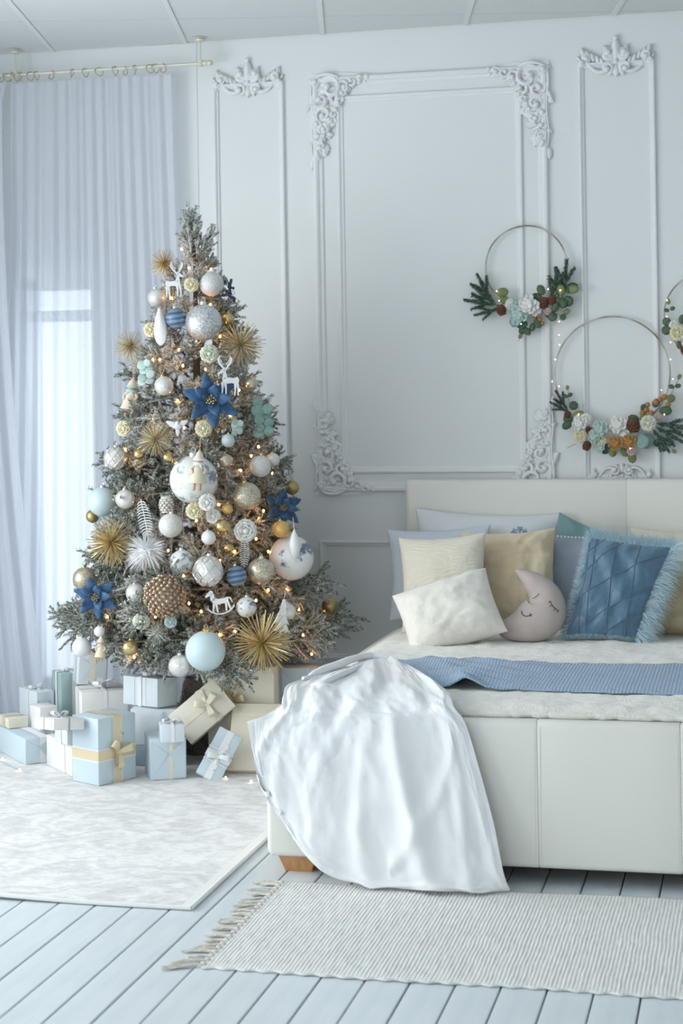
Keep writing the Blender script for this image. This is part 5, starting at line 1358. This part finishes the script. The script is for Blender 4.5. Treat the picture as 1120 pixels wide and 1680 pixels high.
# ------------------------------------------------------------------ warm light string wound round the tree
M['bulb'] = mat('warm_bulb', (1.0, 0.7, 0.35), 0.4, emit=(1.0, 0.42, 0.09), estr=60)
M['wire'] = mat('light_wire', (0.30, 0.26, 0.18), 0.6)
lights = thing('tree_light_string', 'string of warm little lights wound through the tree', 'string lights', (TX, TY, 0))
BULBS = [(298, 409), (346, 442), (265, 478), (280, 489), (330, 498), (361, 552), (321, 560), (293, 574), (251, 590), (337, 606), (291, 657), (249, 686), (377, 681), (424, 733), (222, 758), (214, 816), (322, 854), (425, 851), (432, 838), (352, 884), (276, 903), (470, 968), (440, 968), (460, 945), (497, 1042), (511, 1073), (385, 1036), (360, 1042), (330, 1003), (310, 990), (176, 1012), (130, 1047), (220, 1078), (412, 748), (446, 776), (395, 772), (358, 828), (301, 945), (255, 1012), (240, 832), (206, 738), (420, 884), (520, 1012), (302, 702), (352, 700), (392, 640), (330, 640), (300, 600), (262, 590), (345, 500), (310, 440), (290, 760), (360, 920), (440, 905), (372, 985), (420, 985), (490, 1000), (330, 745), (385, 905), (480, 850)]
bm_ = MB().ball((0, 0, 0), 0.0044, 7, 5, sc=(1, 1, 1.3)).mesh('bulb', M['bulb'])
bp_ = []
for px, py in BULBS:
    p = on_tree(px, py, 0.86); bp_.append(p); inst('bulb', bm_, lights, Matrix.Translation(p - Vector((TX, TY, 0))))
wire = []
for i in range(420):
    t = i / 419; z = 0.36 + 1.60 * t; a = t * 2 * pi * 9; r = cone_r(z) * 0.90 + 0.008 * sin(a * 5)
    wire.append((r * cos(a), r * sin(a), z + 0.012 * sin(a * 3)))
MB().tube(wire, 0.0012, 4).build('wire', M['wire'], lights)
# ================================================================== gifts
M['pap_blue'] = mat('pale_blue_paper', (0.58, 0.695, 0.76), 0.5, bump=0.06, bscale=30, bdist=0.004)
M['pap_lblue'] = mat('icy_blue_paper', (0.68, 0.75, 0.80), 0.45, bump=0.08, bscale=26, bdist=0.004)
M['pap_white'] = mat('white_paper', (0.82, 0.82, 0.80), 0.4, bump=0.15, bscale=22, bdist=0.005)
M['pap_cream'] = mat('cream_paper', (0.78, 0.74, 0.62), 0.45, bump=0.08, bscale=26, bdist=0.004)
M['pap_mint'] = mat('mint_foil_paper', (0.40, 0.55, 0.55), 0.25, 0.2, bump=0.15, bscale=20, bdist=0.005)
M['pap_slate'] = mat('slate_blue_paper', (0.28, 0.38, 0.46), 0.5)
M['rib_white'] = mat('white_satin_ribbon', (0.82, 0.84, 0.86), 0.3, sheen=0.3)
M['rib_cream'] = mat('cream_satin_ribbon', (0.80, 0.74, 0.60), 0.3, sheen=0.3)
M['rib_gold'] = mat('gold_satin_ribbon', (0.76, 0.65, 0.44), 0.3, 0.15)
def ringpaper():
    m = mat('ring_print_paper', (0.76, 0.72, 0.61), 0.45); nt = m.node_tree; b = nt.nodes['Principled BSDF']
    tc = nn(nt, 'ShaderNodeTexCoord'); mp = nn(nt, 'ShaderNodeMapping'); mp.inputs['Location'].default_value = (0.05, 0.0, -0.03)
    w = nn(nt, 'ShaderNodeTexWave', wave_type='RINGS'); w.rings_direction = 'Y'; w.inputs['Scale'].default_value = 45
    rp = nn(nt, 'ShaderNodeValToRGB'); rp.color_ramp.elements[0].color = (0.80, 0.77, 0.68, 1); rp.color_ramp.elements[0].position = .6; rp.color_ramp.elements[1].color = (0.70, 0.64, 0.50, 1)
    nt.links.new(tc.outputs['Object'], mp.inputs[0]); nt.links.new(mp.outputs[0], w.inputs['Vector']); nt.links.new(w.outputs['Fac'], rp.inputs['Fac']); nt.links.new(rp.outputs['Color'], b.inputs['Base Color']); return m
M['pap_ring'] = ringpaper()
M['pine_green'] = mat('printed_pine_needle', (0.14, 0.25, 0.30), 0.6)
M['print_white'] = mat('printed_white', (0.80, 0.84, 0.86), 0.6)
def rib_loop(mb, L, W, ang, el, wd):
    """one ribbon loop of a bow, leaving the knot along ang (in x-y), as a flat band"""
    n = 14; vs = []; fs = []
    for i in range(n + 1):
        t = i / n; a = 2 * pi * t
        x = L * (0.5 - 0.5 * cos(a)); z = W * sin(a) * (0.35 + 0.65 * sin(pi * t)) + x * el
        ww = wd * (0.35 + 0.65 * sin(pi * t))
        for s in (-1, 1):
            vs.append((x * cos(ang) - s * ww * sin(ang), x * sin(ang) + s * ww * cos(ang), z + W * .6))
    for i in range(n): fs.append((2 * i, 2 * i + 1, 2 * i + 3, 2 * i + 2))
    mb.add(vs, fs)
def bow(parent, M4, size, m, loops=2, tails=2, wd=0.26, rot=0.0):
    b = MB(); b.ball((0, 0, size * .16), size * .17, 8, 6, sc=(1, 1, .8))
    o = b.build('bow_knot', m, parent); o.matrix_local = M4
    for k in range(loops):
        a = rot + (pi * k if loops == 2 else 2 * pi * k / loops)
        l = MB(); rib_loop(l, size, size * .26, a, 0.18 if loops == 2 else 0.35, size * wd); l.build('bow_loop', m, o, smooth='all')
    for k in range(tails):
        a = rot + radians(55) + pi * k + 0.4 * k
        def tf(u, v): 
            s = v * 2 - 1; L = size * 1.25 * u
            return (L * cos(a) - s * size * wd * .7 * sin(a), L * sin(a) + s * size * wd * .7 * cos(a), size * (.10 - .06 * u + .05 * sin(7 * u)))
        MB().sheet(tf, 8, 3, 0.0006).build('bow_tail', m, o, smooth='all')
    return o
def gift(name, label, A, yaw, w, d, h, paper, rib=None, bands=(), bow_at=None, bowsize=0.045, bow_m=None, z=0.0, tilt=(0, 0), flaps=(), rw=0.020, corner=True, bowloops=2, bowtails=2, bowpos=(0, 0), bowrot=0.3, bev=0.0035):
    """box whose near bottom corner stands at A; local x = along the right-hand face, -y = that face's normal"""
    A = Vector(A); ya = radians(yaw)
    ex = Vector((cos(ya), sin(ya), 0)); ey = Vector((-sin(ya), cos(ya), 0))
    c = A + ex * (w / 2) + ey * (d / 2) if corner else A
    root = thing(name, label, 'gift box', c)
    root.rotation_euler = (Matrix.Rotation(ya, 3, 'Z') @ Matrix.Rotation(radians(tilt[0]), 3, 'X') @ Matrix.Rotation(radians(tilt[1]), 3, 'Y')).to_euler()
    T = Matrix.Translation((0, 0, h / 2))
    box = MB().rbox(w, d, h, bev, 2, M=T).build('wrapped_box', M[paper], root, smooth=30)
    e = 0.0012
    for nb_, bnd in enumerate(bands):
        e = 0.0008 + 0.0006 * (len(bands) - nb_)
        ax, pos = bnd[0], bnd[1]; wd = bnd[2] if len(bnd) > 2 else rw; rm_ = M[bnd[3]] if len(bnd) > 3 else M[rib]
        m = MB()
        def loop(a, b, f):
            # rounded rectangle band, a x b
            r = bev; P = []
            for (sx, sy, a0) in ((1, 1, 0), (-1, 1, 90), (-1, -1, 180), (1, -1, 270)):
                for k in range(3):
                    t = radians(a0 + 45 * k); P.append(((a / 2 - r) * sx + (r + e) * cos(t), (b / 2 - r) * sy + (r + e) * sin(t)))
            n = len(P); vs = []; 
            for s in (-1, 1): vs += [f(p, s * wd / 2) for p in P]
            m.add(vs, [(i, (i + 1) % n, n + (i + 1) % n, n + i) for i in range(n)])
        if ax == 'h': loop(w, d, lambda p, s: (p[0], p[1], pos + s))                 # round the sides
        elif ax == 'x': loop(d, h, lambda p, s: (pos + s, p[0], h / 2 + p[1]))       # over the top, across depth
        elif ax == 'y': loop(w, h, lambda p, s: (p[0], pos + s, h / 2 + p[1]))       # over the top, along width
        m.build('ribbon', rm_, root, smooth=30)
    for fl in flaps:
        # folded paper triangle: ('L' | 'F' face)
        m = MB(); q = 0.0009
        if fl == 'L': m.add([(-w / 2 - q, -d / 2 + .004, h * .04), (-w / 2 - q, d / 2 - .004, h * .04), (-w / 2 - q, 0, h * .58)], [(0, 2, 1)]); m.add([(-w / 2 - 2 * q, -d / 2 + .004, h * .96), (-w / 2 - 2 * q, d / 2 - .004, h * .96), (-w / 2 - 2 * q, 0, h * .45)], [(0, 1, 2)])
        else:
            y = -d / 2 - q
            m.add([(-w / 2 + .004, y, h * .05), (w / 2 - .004, y, h * .05), (0, y, h * .62)], [(0, 1, 2)])
            m.add([(-w / 2 + .004, y, h * .05), (0, y - 0.0016, h * .62), (-w / 2 + .004, y, h * .95)], [(0, 1, 2)])
            m.add([(w / 2 - .004, y, h * .95), (0, y - 0.0016, h * .62), (w / 2 - .004, y, h * .05)], [(0, 1, 2)])
        m.build('paper_flap', M[paper], root, smooth=False)
    if bow_at == 'top': bow(root, TR((bowpos[0], bowpos[1], h)), bowsize, M[bow_m or rib], bowloops, bowtails, rot=bowrot)
    if bow_at == 'front': bow(root, TR((bowpos[0], -d / 2, h / 2 + bowpos[1]), (radians(90), 0, 0)), bowsize, M[bow_m or rib], bowloops, bowtails, rot=bowrot)
    return root
def fz(px, py, z=0.011): return onZ(px, py, z)
RUG = 0.011
def hp(px_, p): return metre(px_, p)
A = fz(162, 1290)
gift('gift_box', 'tall pale blue gift with a gold ribbon cross and bow', A, 61, .176, .146, hp(110, A), 'pap_blue', 'rib_gold', (('x', 0, .034), ('h', .105, .034), ('x', 0, .044, 'rib_white'), ('h', .105, .046, 'rib_white')), 'front', .055, bowpos=(0, -.008), bowloops=3, bowtails=2)
A2 = fz(247, 1281)
g2 = gift('gift_box', 'pale blue gift with folded paper front carrying a small white-bowed box', A2, 27, .131, .16, hp(68, A2), 'pap_blue', 'rib_cream', (('x', .01, .014),), flaps=('F',))
h2 = hp(68, A2) + RUG
A3 = onZ(264, 1219, h2)
gift('small_gift_box', 'small icy-blue gift with a white bow on top of the folded-front gift', A3, 24, .085, .085, .062, 'pap_lblue', 'rib_white', (('x', 0, .012), ('y', 0, .012)), 'top', .034, tilt=(0, 0))
# leaning gifts
p4 = onZ(356, 1280, RUG)
gift('gift_box', 'pale blue gift tipped on its corner with white bow and striped white ribbon', p4 + Vector((-0.045, 0.02, 0.0)), 20, .092, .055, .185, 'pap_blue', 'rib_white', (('h', .085, .026), ('h', .108, .004), ('h', .062, .004), ('x', 0, .026)), 'front', .042, tilt=(-16, 30), corner=False, bowpos=(0, -.008))
p5 = onY(318, 1214, 6.17)
gift('gift_box', 'cream gift printed with fine rings lying tilted over the other boxes', p5 + Vector((0.070, 0.029, 0.050)), 14, .215, .075, .135, 'pap_ring', 'rib_cream', (('x', .03, .016), ('h', .07, .016)), 'front', .048, tilt=(-14, -40), corner=False, bowpos=(.03, .004), bowloops=3)
gift('gift_box', 'large cream gift with a gold bow standing under the largest starburst', onY(341, 1250, 6.33) * Vector((1, 1, 0)) + Vector((0, 0, RUG)) if False else Vector((onY(341, 1150, 6.30).x, 6.295, RUG)), 3, .258, .085, .362, 'pap_cream', 'rib_gold', (('x', -.045, .016),), 'front', .05, bowpos=(-.03, .055), bowloops=3)
gift('gift_box', 'pale blue gift standing by the wall beside the large cream one', Vector((onY(461, 1150, 6.46).x, 6.46, 0.0115)), 4, .19, .13, .335, 'pap_blue', 'rib_white', (('x', .01, .004),), flaps=('F',))
gift('gift_box', 'cream gift leaning back at the foot of the bed with a feather fringe', Vector((onZ(404, 1270).x + 0.04, 6.135, RUG)), 6, .20, .055, .26, 'pap_cream', 'rib_cream', (('h', .215, .012),), tilt=(-32, 0), corner=False)
# stack under the branches: slate box, pine print box, icy-blue box
gift('gift_box', 'slate blue box at the bottom of the stack under the pine-print gift', Vector((onY(222, 1240, 6.19).x, 6.185, RUG)), 8, .17, .15, .078, 'pap_slate')
gp = gift('gift_box', 'blue gift printed with snowy pine twigs', Vector((onY(214, 1220, 6.18).x, 6.182, RUG + .078)), 8, .185, .15, .135, 'pap_lblue')
def pine_print(root, w, d, h, n, seed, face='F'):
    rng = random.Random(seed)
    for k in range(n):
        m = MB(); x0 = rng.uniform(-.45, .45) * w; z0 = rng.uniform(.55, .98) * h; a = rng.uniform(-.5, .5); L = rng.uniform(.5, .8) * h
        y = -d / 2 - .0012 - 0.0002 * k
        for i in range(16):
            t = i / 16; x = x0 + sin(a) * L * t; z = z0 - cos(a) * L * t
            for s in (-1, 1):
                b = a + s * .9; l = .022 * (1 - .4 * t)
                x2 = x + sin(b) * l; z2 = z - cos(b) * l
                if abs(x2) < w / 2 - .003 and .003 < z2 < h - .003 and abs(x) < w / 2 - .003 and .003 < z < h - .003:
                    m.add([(x - .0011, y, z), (x + .0011, y, z), (x2, y, z2)], [(0, 1, 2)])
        if m.v: m.build('printed_twig', M['pine_green' if k % 2 else 'print_white'], root, smooth=False)
pine_print(gp, .185, .15, .135, 9, 3)
A9 = onZ(258, 1164, RUG + .215)
gift('gift_box', 'icy-blue gift with white ribbon on top of the pine-print gift', A9, 60, .10, .20, .108, 'pap_lblue', 'rib_white', (('y', 0, .022), ('y', .032, .004), ('y', -.032, .004)), 'top', .04, tilt=(-2, 3), flaps=('F',))
# left-hand group
A18 = Vector((-2.436, 5.968, RUG))
gift('gift_box', 'crinkled white satin gift beside the tall pale blue one', A18, 44, .058, .255, .115, 'pap_white', 'rib_white', (('y', -.05, .02),))
A17 = onZ(128, 1224, RUG + .116)
gift('small_gift_box', 'small pale blue gift with white ribbon on the satin gift', A17 + Vector((-.042, .0, 0)), 47, .056, .11, .078, 'pap_lblue', 'rib_white', (('y', 0, .014), ('x', 0, .014)))
A16 = onZ(88, 1205, RUG + .197)
gift('flat_gift_box', 'flat white gift tied with grey string and a pearl bow', A16, 48, .12, .16, .042, 'pap_white', 'rib_white', (('x', 0, .005, 'pap_slate'), ('y', 0, .005, 'pap_slate')), 'top', .036, tilt=(-6, 5), bowloops=4)
A12 = Vector((onY(140, 1170, 6.22).x, 6.22, RUG))
gift('gift_box', 'white gift with a glossy pearl bow behind the tall blue one', A12 + Vector((-.018, .008, 0)), 30, .18, .17, .262, 'pap_white', 'rib_white', (('x', 0, .016), ('y', 0, .016)), 'top', .05, bowloops=5, bowtails=2)
A11 = Vector((onY(150, 1146, 6.40).x, 6.36, RUG + .262))
gift('gift_box', 'icy-blue gift with a cream ribbon on the pearl-bowed gift', A11 + Vector((-.05, .02, .0)), 30, .115, .12, .118, 'pap_lblue', 'rib_cream', (('x', 0, .024), ('y', 0, .016)), 'top', .04, tilt=(0, 4), flaps=('F',))
A13 = Vector((onY(104, 1160, 6.50).x, 6.48, RUG))
gift('gift_box', 'mint foil gift with a glossy ribbon behind the white ones', A13, 40, .11, .12, .29, 'pap_mint', 'rib_white', (('y', 0, .02), ('x', 0, .02)), 'top', .035)
A14 = Vector((onY(70, 1170, 6.46).x, 6.44, RUG))
g14 = gift('gift_box', 'blue and white pine-print gift by the curtain foot', A14 + Vector((-.030, .034, 0)), 48, .075, .17, .215, 'pap_lblue', 'rib_white', (('y', 0, .012),), 'top', .035)
pine_print(g14, .075, .17, .215, 7, 6)
A15 = Vector((onY(60, 1195, 6.33).x, 6.32, RUG))
g15 = gift('gift_box', 'white gift with painted fir sprigs behind the long blue one', A15 + Vector((0.024, -.012, 0)), 46, .075, .10, .185, 'pap_white', 'rib_white', (), None)
pine_print(g15, .075, .10, .185, 6, 9)
A19 = fz(42, 1255)
gift('long_gift_box', 'long pale blue gift with a checked white ribbon at the rug edge', A19, 43, .105, .44, .098, 'pap_blue', 'rib_white', (('x', .022, .034),), flaps=('F',))
A20 = onZ(14, 1196, RUG + .10)
gift('flat_gift_box', 'flat cream gift with a gold ribbon on the long blue one', A20, 43, .08, .12, .04, 'pap_cream', 'rib_gold', (('y', 0, .03),), tilt=(0, 0))
# a few lights of the string trail among the gifts
M['fairy'] = mat('fairy_bulb', (1, .9, .7), 0.4, emit=(1.0, 0.74, 0.42), estr=28)
fl = thing('floor_light_string', 'thin wire of tiny lights trailing between the gifts and over the rug', 'string lights', (-2.2, 6.0, 0.012))
fpts = [onZ(0, 1248, .014), onZ(30, 1262, .014), onZ(70, 1268, .014), onZ(235, 1268, .014), onZ(335, 1272, .014), onZ(370, 1276, .014), onZ(412, 1282, .014), onZ(430, 1279, .014)]
FP = catmull(np.array([tuple(p) for p in fpts]), 80, 0)
MB().tube([tuple(Vector(p) - fl.location) for p in FP], 0.0008, 4).build('wire', M['o_silver'], fl)
fb = MB().ball((0, 0, 0), 0.0032, 6, 4).mesh('bulb', M['fairy'])
for (x, y) in ((4, 1244), (32, 1262), (370, 1275), (412, 1281)): inst('bulb', fb, fl, Matrix.Translation(onZ(x, y, .0165) - fl.location))
# ================================================================== hoop wreaths on the wall
M['hoop'] = mat('silver_brown_cane', (0.30, 0.26, 0.22), 0.4, 0.3, col2=(0.62, 0.62, 0.60), nscale=9, ncontrast=(.4, .6))
M['pine_w'] = mat('green_pine_needles', (0.035, 0.08, 0.05), 0.7, col2=(0.22, 0.32, 0.25), attr='tint', ncontrast=(0, 1))
M['leaf_dark'] = mat('dark_green_leaf', (0.035, 0.085, 0.04), 0.5, col2=(0.08, 0.14, 0.07), nscale=9)
M['leaf_olive'] = mat('olive_leaf', (0.18, 0.22, 0.08), 0.5)
M['cone_brown'] = mat('brown_pine_cone', (0.07, 0.025, 0.015), 0.6, col2=(0.22, 0.09, 0.05), nscale=5)
M['petal_rust'] = mat('rust_petal', (0.42, 0.22, 0.06), 0.6)
M['petal_pink'] = mat('pink_bud', (0.62, 0.44, 0.44), 0.6)
M['berry_rust'] = mat('rust_berry', (0.40, 0.20, 0.06), 0.5)
def pine_sprig_mesh(seed):
    rng = random.Random(seed); mb = MB()
    needle_twig(mb, (0, 0, 0), (0.11, 0.0, 0.01), rng, 0.018, 2600, 0.40)
    needle_twig(mb, (0.03, 0, 0), (0.08, 0.03, 0.01), rng, 0.016, 2500, 0.40); needle_twig(mb, (0.035, 0, 0), (0.085, -0.028, 0.015), rng, 0.016, 2500, 0.40)
    nb = MB(); nb.v, nb.f, nb.t, nb.m = mb.v, mb.f, mb.t, [0] * len(mb.f); nb.mi = 1
    nb.tube([(-.02, 0, 0), (0.11, 0, .01)], [.0016, .0008], 5)
    return nb.mesh('pine_sprig', [M['pine_w'], M['bark']], smooth=False, attr=True)
PSM = [pine_sprig_mesh(k) for k in (1, 2)]
leaf_me = {m: MB().sheet(leaf_disc(1.0, .36), 9, 7, .03).mesh('leaf', M[m], smooth='all') for m in ('leaf_dark', 'leaf_euc', 'leaf_olive', 'petal_mint')}
rleaf_me = {m: MB().sheet(leaf_disc(1.0, .48), 9, 7, .03).mesh('leaf', M[m], smooth='all') for m in ('leaf_dark', 'leaf_euc', 'leaf_olive', 'petal_mint')}
def b_hydrangea(root, m):
    rng = random.Random(12)
    MB().ball((0, 0.1, 0), .45, 10, 8).build('heart', M[m], root)
    pm_ = MB().sheet(petal(.42, .24, .3, .1, 0.0, .35), 6, 5, .02).mesh('petal', M[m], smooth='all')
    for k in range(9):
        a = k * 2.4; r = .62 * sqrt(k / 9); c = Vector((r * cos(a), -.35 * (1 - r) - .1, r * sin(a)))
        for q in range(4):
            inst('petal', pm_, root, Matrix.Translation(c) @ Matrix.Rotation(a + q * pi / 2, 4, 'Y') @ Matrix.Rotation(radians(rng.uniform(5, 35)), 4, 'X'))
BUILD['hydrangea'] = b_hydrangea
WPROTO = {}
WY = WALL_Y - 0.035
def wreath(label, cx, cy, R, items, bulbs):
    c = onY(cx, cy, WY)
    root = thing('hoop_wreath', label, 'wreath', c)
    MB().tube([(metre(R, c) * cos(a), 0.012, metre(R, c) * sin(a) + 0.0) for a in [2 * pi * i / 72 for i in range(72)]], 0.0034, 7, close=True).build('hoop', M['hoop'], root)
    for it in items:
        kind, px, py, s = it[:4]; p = onY(px, py, WY) - Vector(c); r = metre(s, c)
        if kind == 'pine':
            a = radians(it[4]); mm = Matrix.Translation(p + Vector((0, -.004, 0))) @ Matrix.Rotation(-a, 4, 'Y') @ Matrix.Rotation(radians(90), 4, 'X') @ Matrix.Scale(1.2 * r / 0.11, 4)
            inst('pine_sprig', PSM[int(px) % 2], root, mm)
        elif kind in ('leaf', 'rleaf'):
            a = radians(it[4]); me = (leaf_me if kind == 'leaf' else rleaf_me)[it[5]]
            inst('leaf', me, root, Matrix.Translation(p + Vector((0, -.010 - .006 * ((px * 7) % 3), 0))) @ Matrix.Rotation(pi / 2 - a, 4, 'Y') @ Matrix.Rotation(radians(-18 + (px * 13) % 36), 4, 'X') @ Matrix.Scale(r, 4))
        elif kind == 'twig':
            q = onY(it[4], it[5], WY) - Vector(c); MB().tube([tuple(p), tuple((p + q) / 2 + Vector((0, -.006, 0))), tuple(q)], .001, 5).build('stem', M['leaf_olive'], root)
        elif kind == 'berry':
            MB().ball(tuple(p + Vector((0, -.016, 0))), r, 10, 7).build('berry', M[it[4]], root)
        else:
            b, args = {'hyd': ('hydrangea', (it[4],)), 'rose': ('rose', (it[4],)), 'cone': ('cone', ('cone_brown',))}[kind] if kind != 'cone' else ('cone', ('cone_brown',))
            key = (b,) + tuple(args)
            if key in WPROTO: sub = copy_tree(WPROTO[key], root)
            else: sub = empty('tmp'); BUILD[b](sub, *args); WPROTO[key] = sub; sub.parent = root
            sub.name = {'hyd': 'flower', 'rose': 'rose', 'cone': 'pine_cone'}[kind]
            sub.matrix_local = Matrix.Translation(p + Vector((0, -.014 - .3 * r, 0))) @ Matrix.Rotation(radians((px * 17) % 60 - 30), 4, 'Y') @ Matrix.Scale(r, 4)
    for (x, y) in bulbs:
        inst('fairy_bulb', fb, root, Matrix.Translation(onY(x, y, WY) - Vector(c) + Vector((0, -.03, 0))) @ Matrix.Scale(.62, 4))
    return root
W1 = [('pine', 812, 498, 42, 140), ('pine', 812, 500, 42, 170), ('pine', 818, 506, 34, 195), ('pine', 806, 492, 40, 118), ('cone', 823, 509, 9), ('leaf', 815, 482, 20, 10, 'leaf_olive'), ('leaf', 820, 488, 18, -30, 'leaf_olive'),
      ('leaf', 832, 505, 18, 60, 'petal_mint'), ('rose', 837, 501, 8, 'petal_white'), ('hyd', 852, 518, 19, 'petal_mint'), ('hyd', 868, 501, 20, 'petal_white'), ('hyd', 846, 505, 12, 'petal_mint'), ('hyd', 880, 510, 11, 'petal_white'),
      ('leaf', 850, 515, 24, 250, 'leaf_euc'), ('leaf', 862, 535, 16, 235, 'leaf_dark'), ('leaf', 862, 538, 14, 300, 'leaf_dark'), ('leaf', 866, 530, 18, 200, 'leaf_dark'), ('twig', 862, 535, 1, 850, 560), ('leaf', 856, 548, 9, 240, 'leaf_olive'),
      ('cone', 892, 497, 10), ('cone', 906, 493, 8), ('berry', 878, 520, 4, 'berry_rust'), ('berry', 886, 524, 4, 'berry_rust'), ('berry', 890, 531, 4, 'berry_rust'), ('berry', 868, 508, 4, 'berry_rust'), ('berry', 884, 530, 3.5, 'berry_rust'), ('leaf', 880, 522, 18, 290, 'leaf_dark'), ('leaf', 876, 530, 14, 250, 'leaf_dark'),
      ('rose', 899, 511, 7, 'petal_pink'), ('leaf', 895, 505, 20, 300, 'leaf_dark'), ('rleaf', 902, 514, 16, 310, 'leaf_dark'), ('leaf', 908, 512, 16, 60, 'leaf_dark'), ('twig', 905, 512, 1, 930, 522), ('rleaf', 922, 516, 11, 290, 'leaf_dark'), ('leaf', 924, 514, 12, 20, 'leaf_olive'),
      ('leaf', 893, 484, 18, 120, 'leaf_dark'), ('leaf', 890, 490, 18, 165, 'leaf_dark'), ('rleaf', 920, 492, 17, 200, 'leaf_dark'), ('rleaf', 924, 490, 18, 330, 'leaf_dark'), ('leaf', 916, 490, 20, 310, 'leaf_dark'), ('leaf', 922, 485, 18, 95, 'leaf_olive'),
      ('pine', 923, 482, 46, 82), ('pine', 916, 485, 38, 95), ('pine', 904, 492, 36, 76), ('leaf', 928, 478, 22, 28, 'leaf_dark'), ('leaf', 930, 476, 20, 5, 'leaf_olive')]
wreath('small hoop wreath with pine sprigs, cones and mint and white flowers', 862, 437, 67, W1, [(816, 478), (820, 494), (845, 498), (900, 475), (920, 477), (918, 528), (918, 550), (919, 566), (856, 532)])
W2 = [('pine', 930, 672, 30, 120), ('pine', 932, 676, 28, 150), ('twig', 934, 668, 1, 931, 634), ('leaf', 932, 652, 8, 150, 'leaf_dark'), ('leaf', 932, 650, 9, 30, 'leaf_dark'), ('leaf', 931, 640, 8, 90, 'leaf_olive'), ('rleaf', 934, 668, 15, 20, 'leaf_dark'), ('rleaf', 940, 686, 16, 190, 'leaf_dark'), ('cone', 931, 680, 6),
      ('leaf', 940, 684, 20, 15, 'leaf_olive'), ('leaf', 938, 692, 18, 215, 'leaf_dark'), ('hyd', 951, 694, 15, 'petal_white'), ('rose', 962, 688, 11, 'petal_white'), ('rose', 953, 715, 12, 'petal_cream'), ('cone', 963, 731, 8), ('cone', 966, 706, 6), ('twig', 945, 728, 1, 930, 735),
      ('hyd', 985, 703, 16, 'petal_mint'), ('hyd', 975, 716, 13, 'petal_mint'), ('rose', 987, 723, 9, 'petal_cream'), ('hyd', 985, 735, 9, 'petal_mint'), ('hyd', 1014, 696, 17, 'petal_white'), ('hyd', 1024, 712, 10, 'petal_white'), ('hyd', 1010, 727, 15, 'petal_rust'), ('hyd', 1032, 724, 14, 'petal_rust'), ('leaf', 1000, 728, 20, 235, 'leaf_dark'), ('leaf', 1005, 732, 18, 270, 'leaf_olive'), ('leaf', 1020, 735, 16, 300, 'leaf_olive'), ('rose', 1036, 740, 8, 'petal_pink'), ('leaf', 1036, 742, 18, 275, 'leaf_olive'),
      ('cone', 1039, 698, 12), ('rleaf', 1050, 715, 26, 320, 'leaf_euc'), ('rleaf', 1052, 712, 24, 280, 'leaf_euc'), ('rose', 1064, 694, 14, 'petal_pale'), ('leaf', 1048, 690, 18, 160, 'leaf_dark'), ('leaf', 1060, 678, 16, 110, 'leaf_dark'), ('rose', 1080, 682, 6, 'petal_pink'),
      ('berry', 1060, 672, 5, 'berry_rust'), ('berry', 1068, 678, 5, 'berry_rust'), ('berry', 1054, 677, 5, 'berry_rust'), ('berry', 1076, 660, 5, 'berry_rust'), ('berry', 1090, 651, 5, 'berry_rust'), ('berry', 1096, 664, 4.5, 'berry_rust'), ('berry', 1083, 655, 4.5, 'berry_rust'), ('berry', 1062, 664, 4.5, 'berry_rust'), ('leaf', 1072, 668, 16, 60, 'leaf_dark'), ('rleaf', 1094, 656, 14, 20, 'leaf_olive'), ('leaf', 1082, 674, 20, 0, 'leaf_dark'), ('leaf', 1066, 684, 18, 190, 'leaf_olive'),
      ('twig', 1098, 652, 1, 1114, 620), ('leaf', 1106, 636, 10, 160, 'leaf_dark'), ('leaf', 1107, 634, 10, 10, 'leaf_dark'), ('leaf', 1112, 622, 9, 60, 'leaf_olive'),
      ('pine', 1080, 695, 44, 350), ('pine', 1078, 702, 40, 330), ('pine', 1072, 706, 36, 305), ('leaf', 1080, 720, 14, 250, 'leaf_dark'), ('leaf', 1086, 722, 12, 290, 'leaf_dark'), ('twig', 1076, 712, 1, 1106, 740), ('leaf', 1094, 730, 10, 20, 'leaf_dark'), ('leaf', 1092, 732, 10, 240, 'leaf_dark'), ('leaf', 1102, 738, 9, 330, 'leaf_olive')]
wreath('large hoop wreath with white and rust flowers, roses and pine cones', 1003, 613, 94, W2, [(907, 626), (912, 590), (1090, 680), (1085, 640), (1100, 590), (1104, 622), (950, 680), (976, 702), (918, 634), (1003, 722), (1034, 735)])
W3 = [('leaf', 1098, 510, 9, 170, 'leaf_dark'), ('leaf', 1099, 508, 9, 20, 'leaf_dark'), ('leaf', 1096, 500, 10, 90, 'leaf_olive'), ('rleaf', 1100, 530, 14, 160, 'leaf_dark'), ('rleaf', 1100, 538, 16, 210, 'leaf_dark'), ('rose', 1112, 546, 14, 'petal_cream'), ('rose', 1106, 534, 9, 'petal_white'), ('hyd', 1130, 560, 16, 'petal_white'), ('leaf', 1112, 560, 14, 290, 'leaf_dark'), ('cone', 1124, 574, 9), ('hyd', 1148, 580, 16, 'petal_mint'), ('rose', 1166, 582, 12, 'petal_cream'), ('leaf', 1160, 590, 20, 280, 'leaf_dark'), ('pine', 1176, 580, 40, 10), ('pine', 1120, 540, 30, 60), ('leaf', 1118, 532, 16, 80, 'leaf_dark')]
wreath('hoop wreath with cream roses at the edge of the wall panel', 1158, 515, 68, W3, [(1094, 493), (1094, 520), (1107, 553), (1100, 562)])
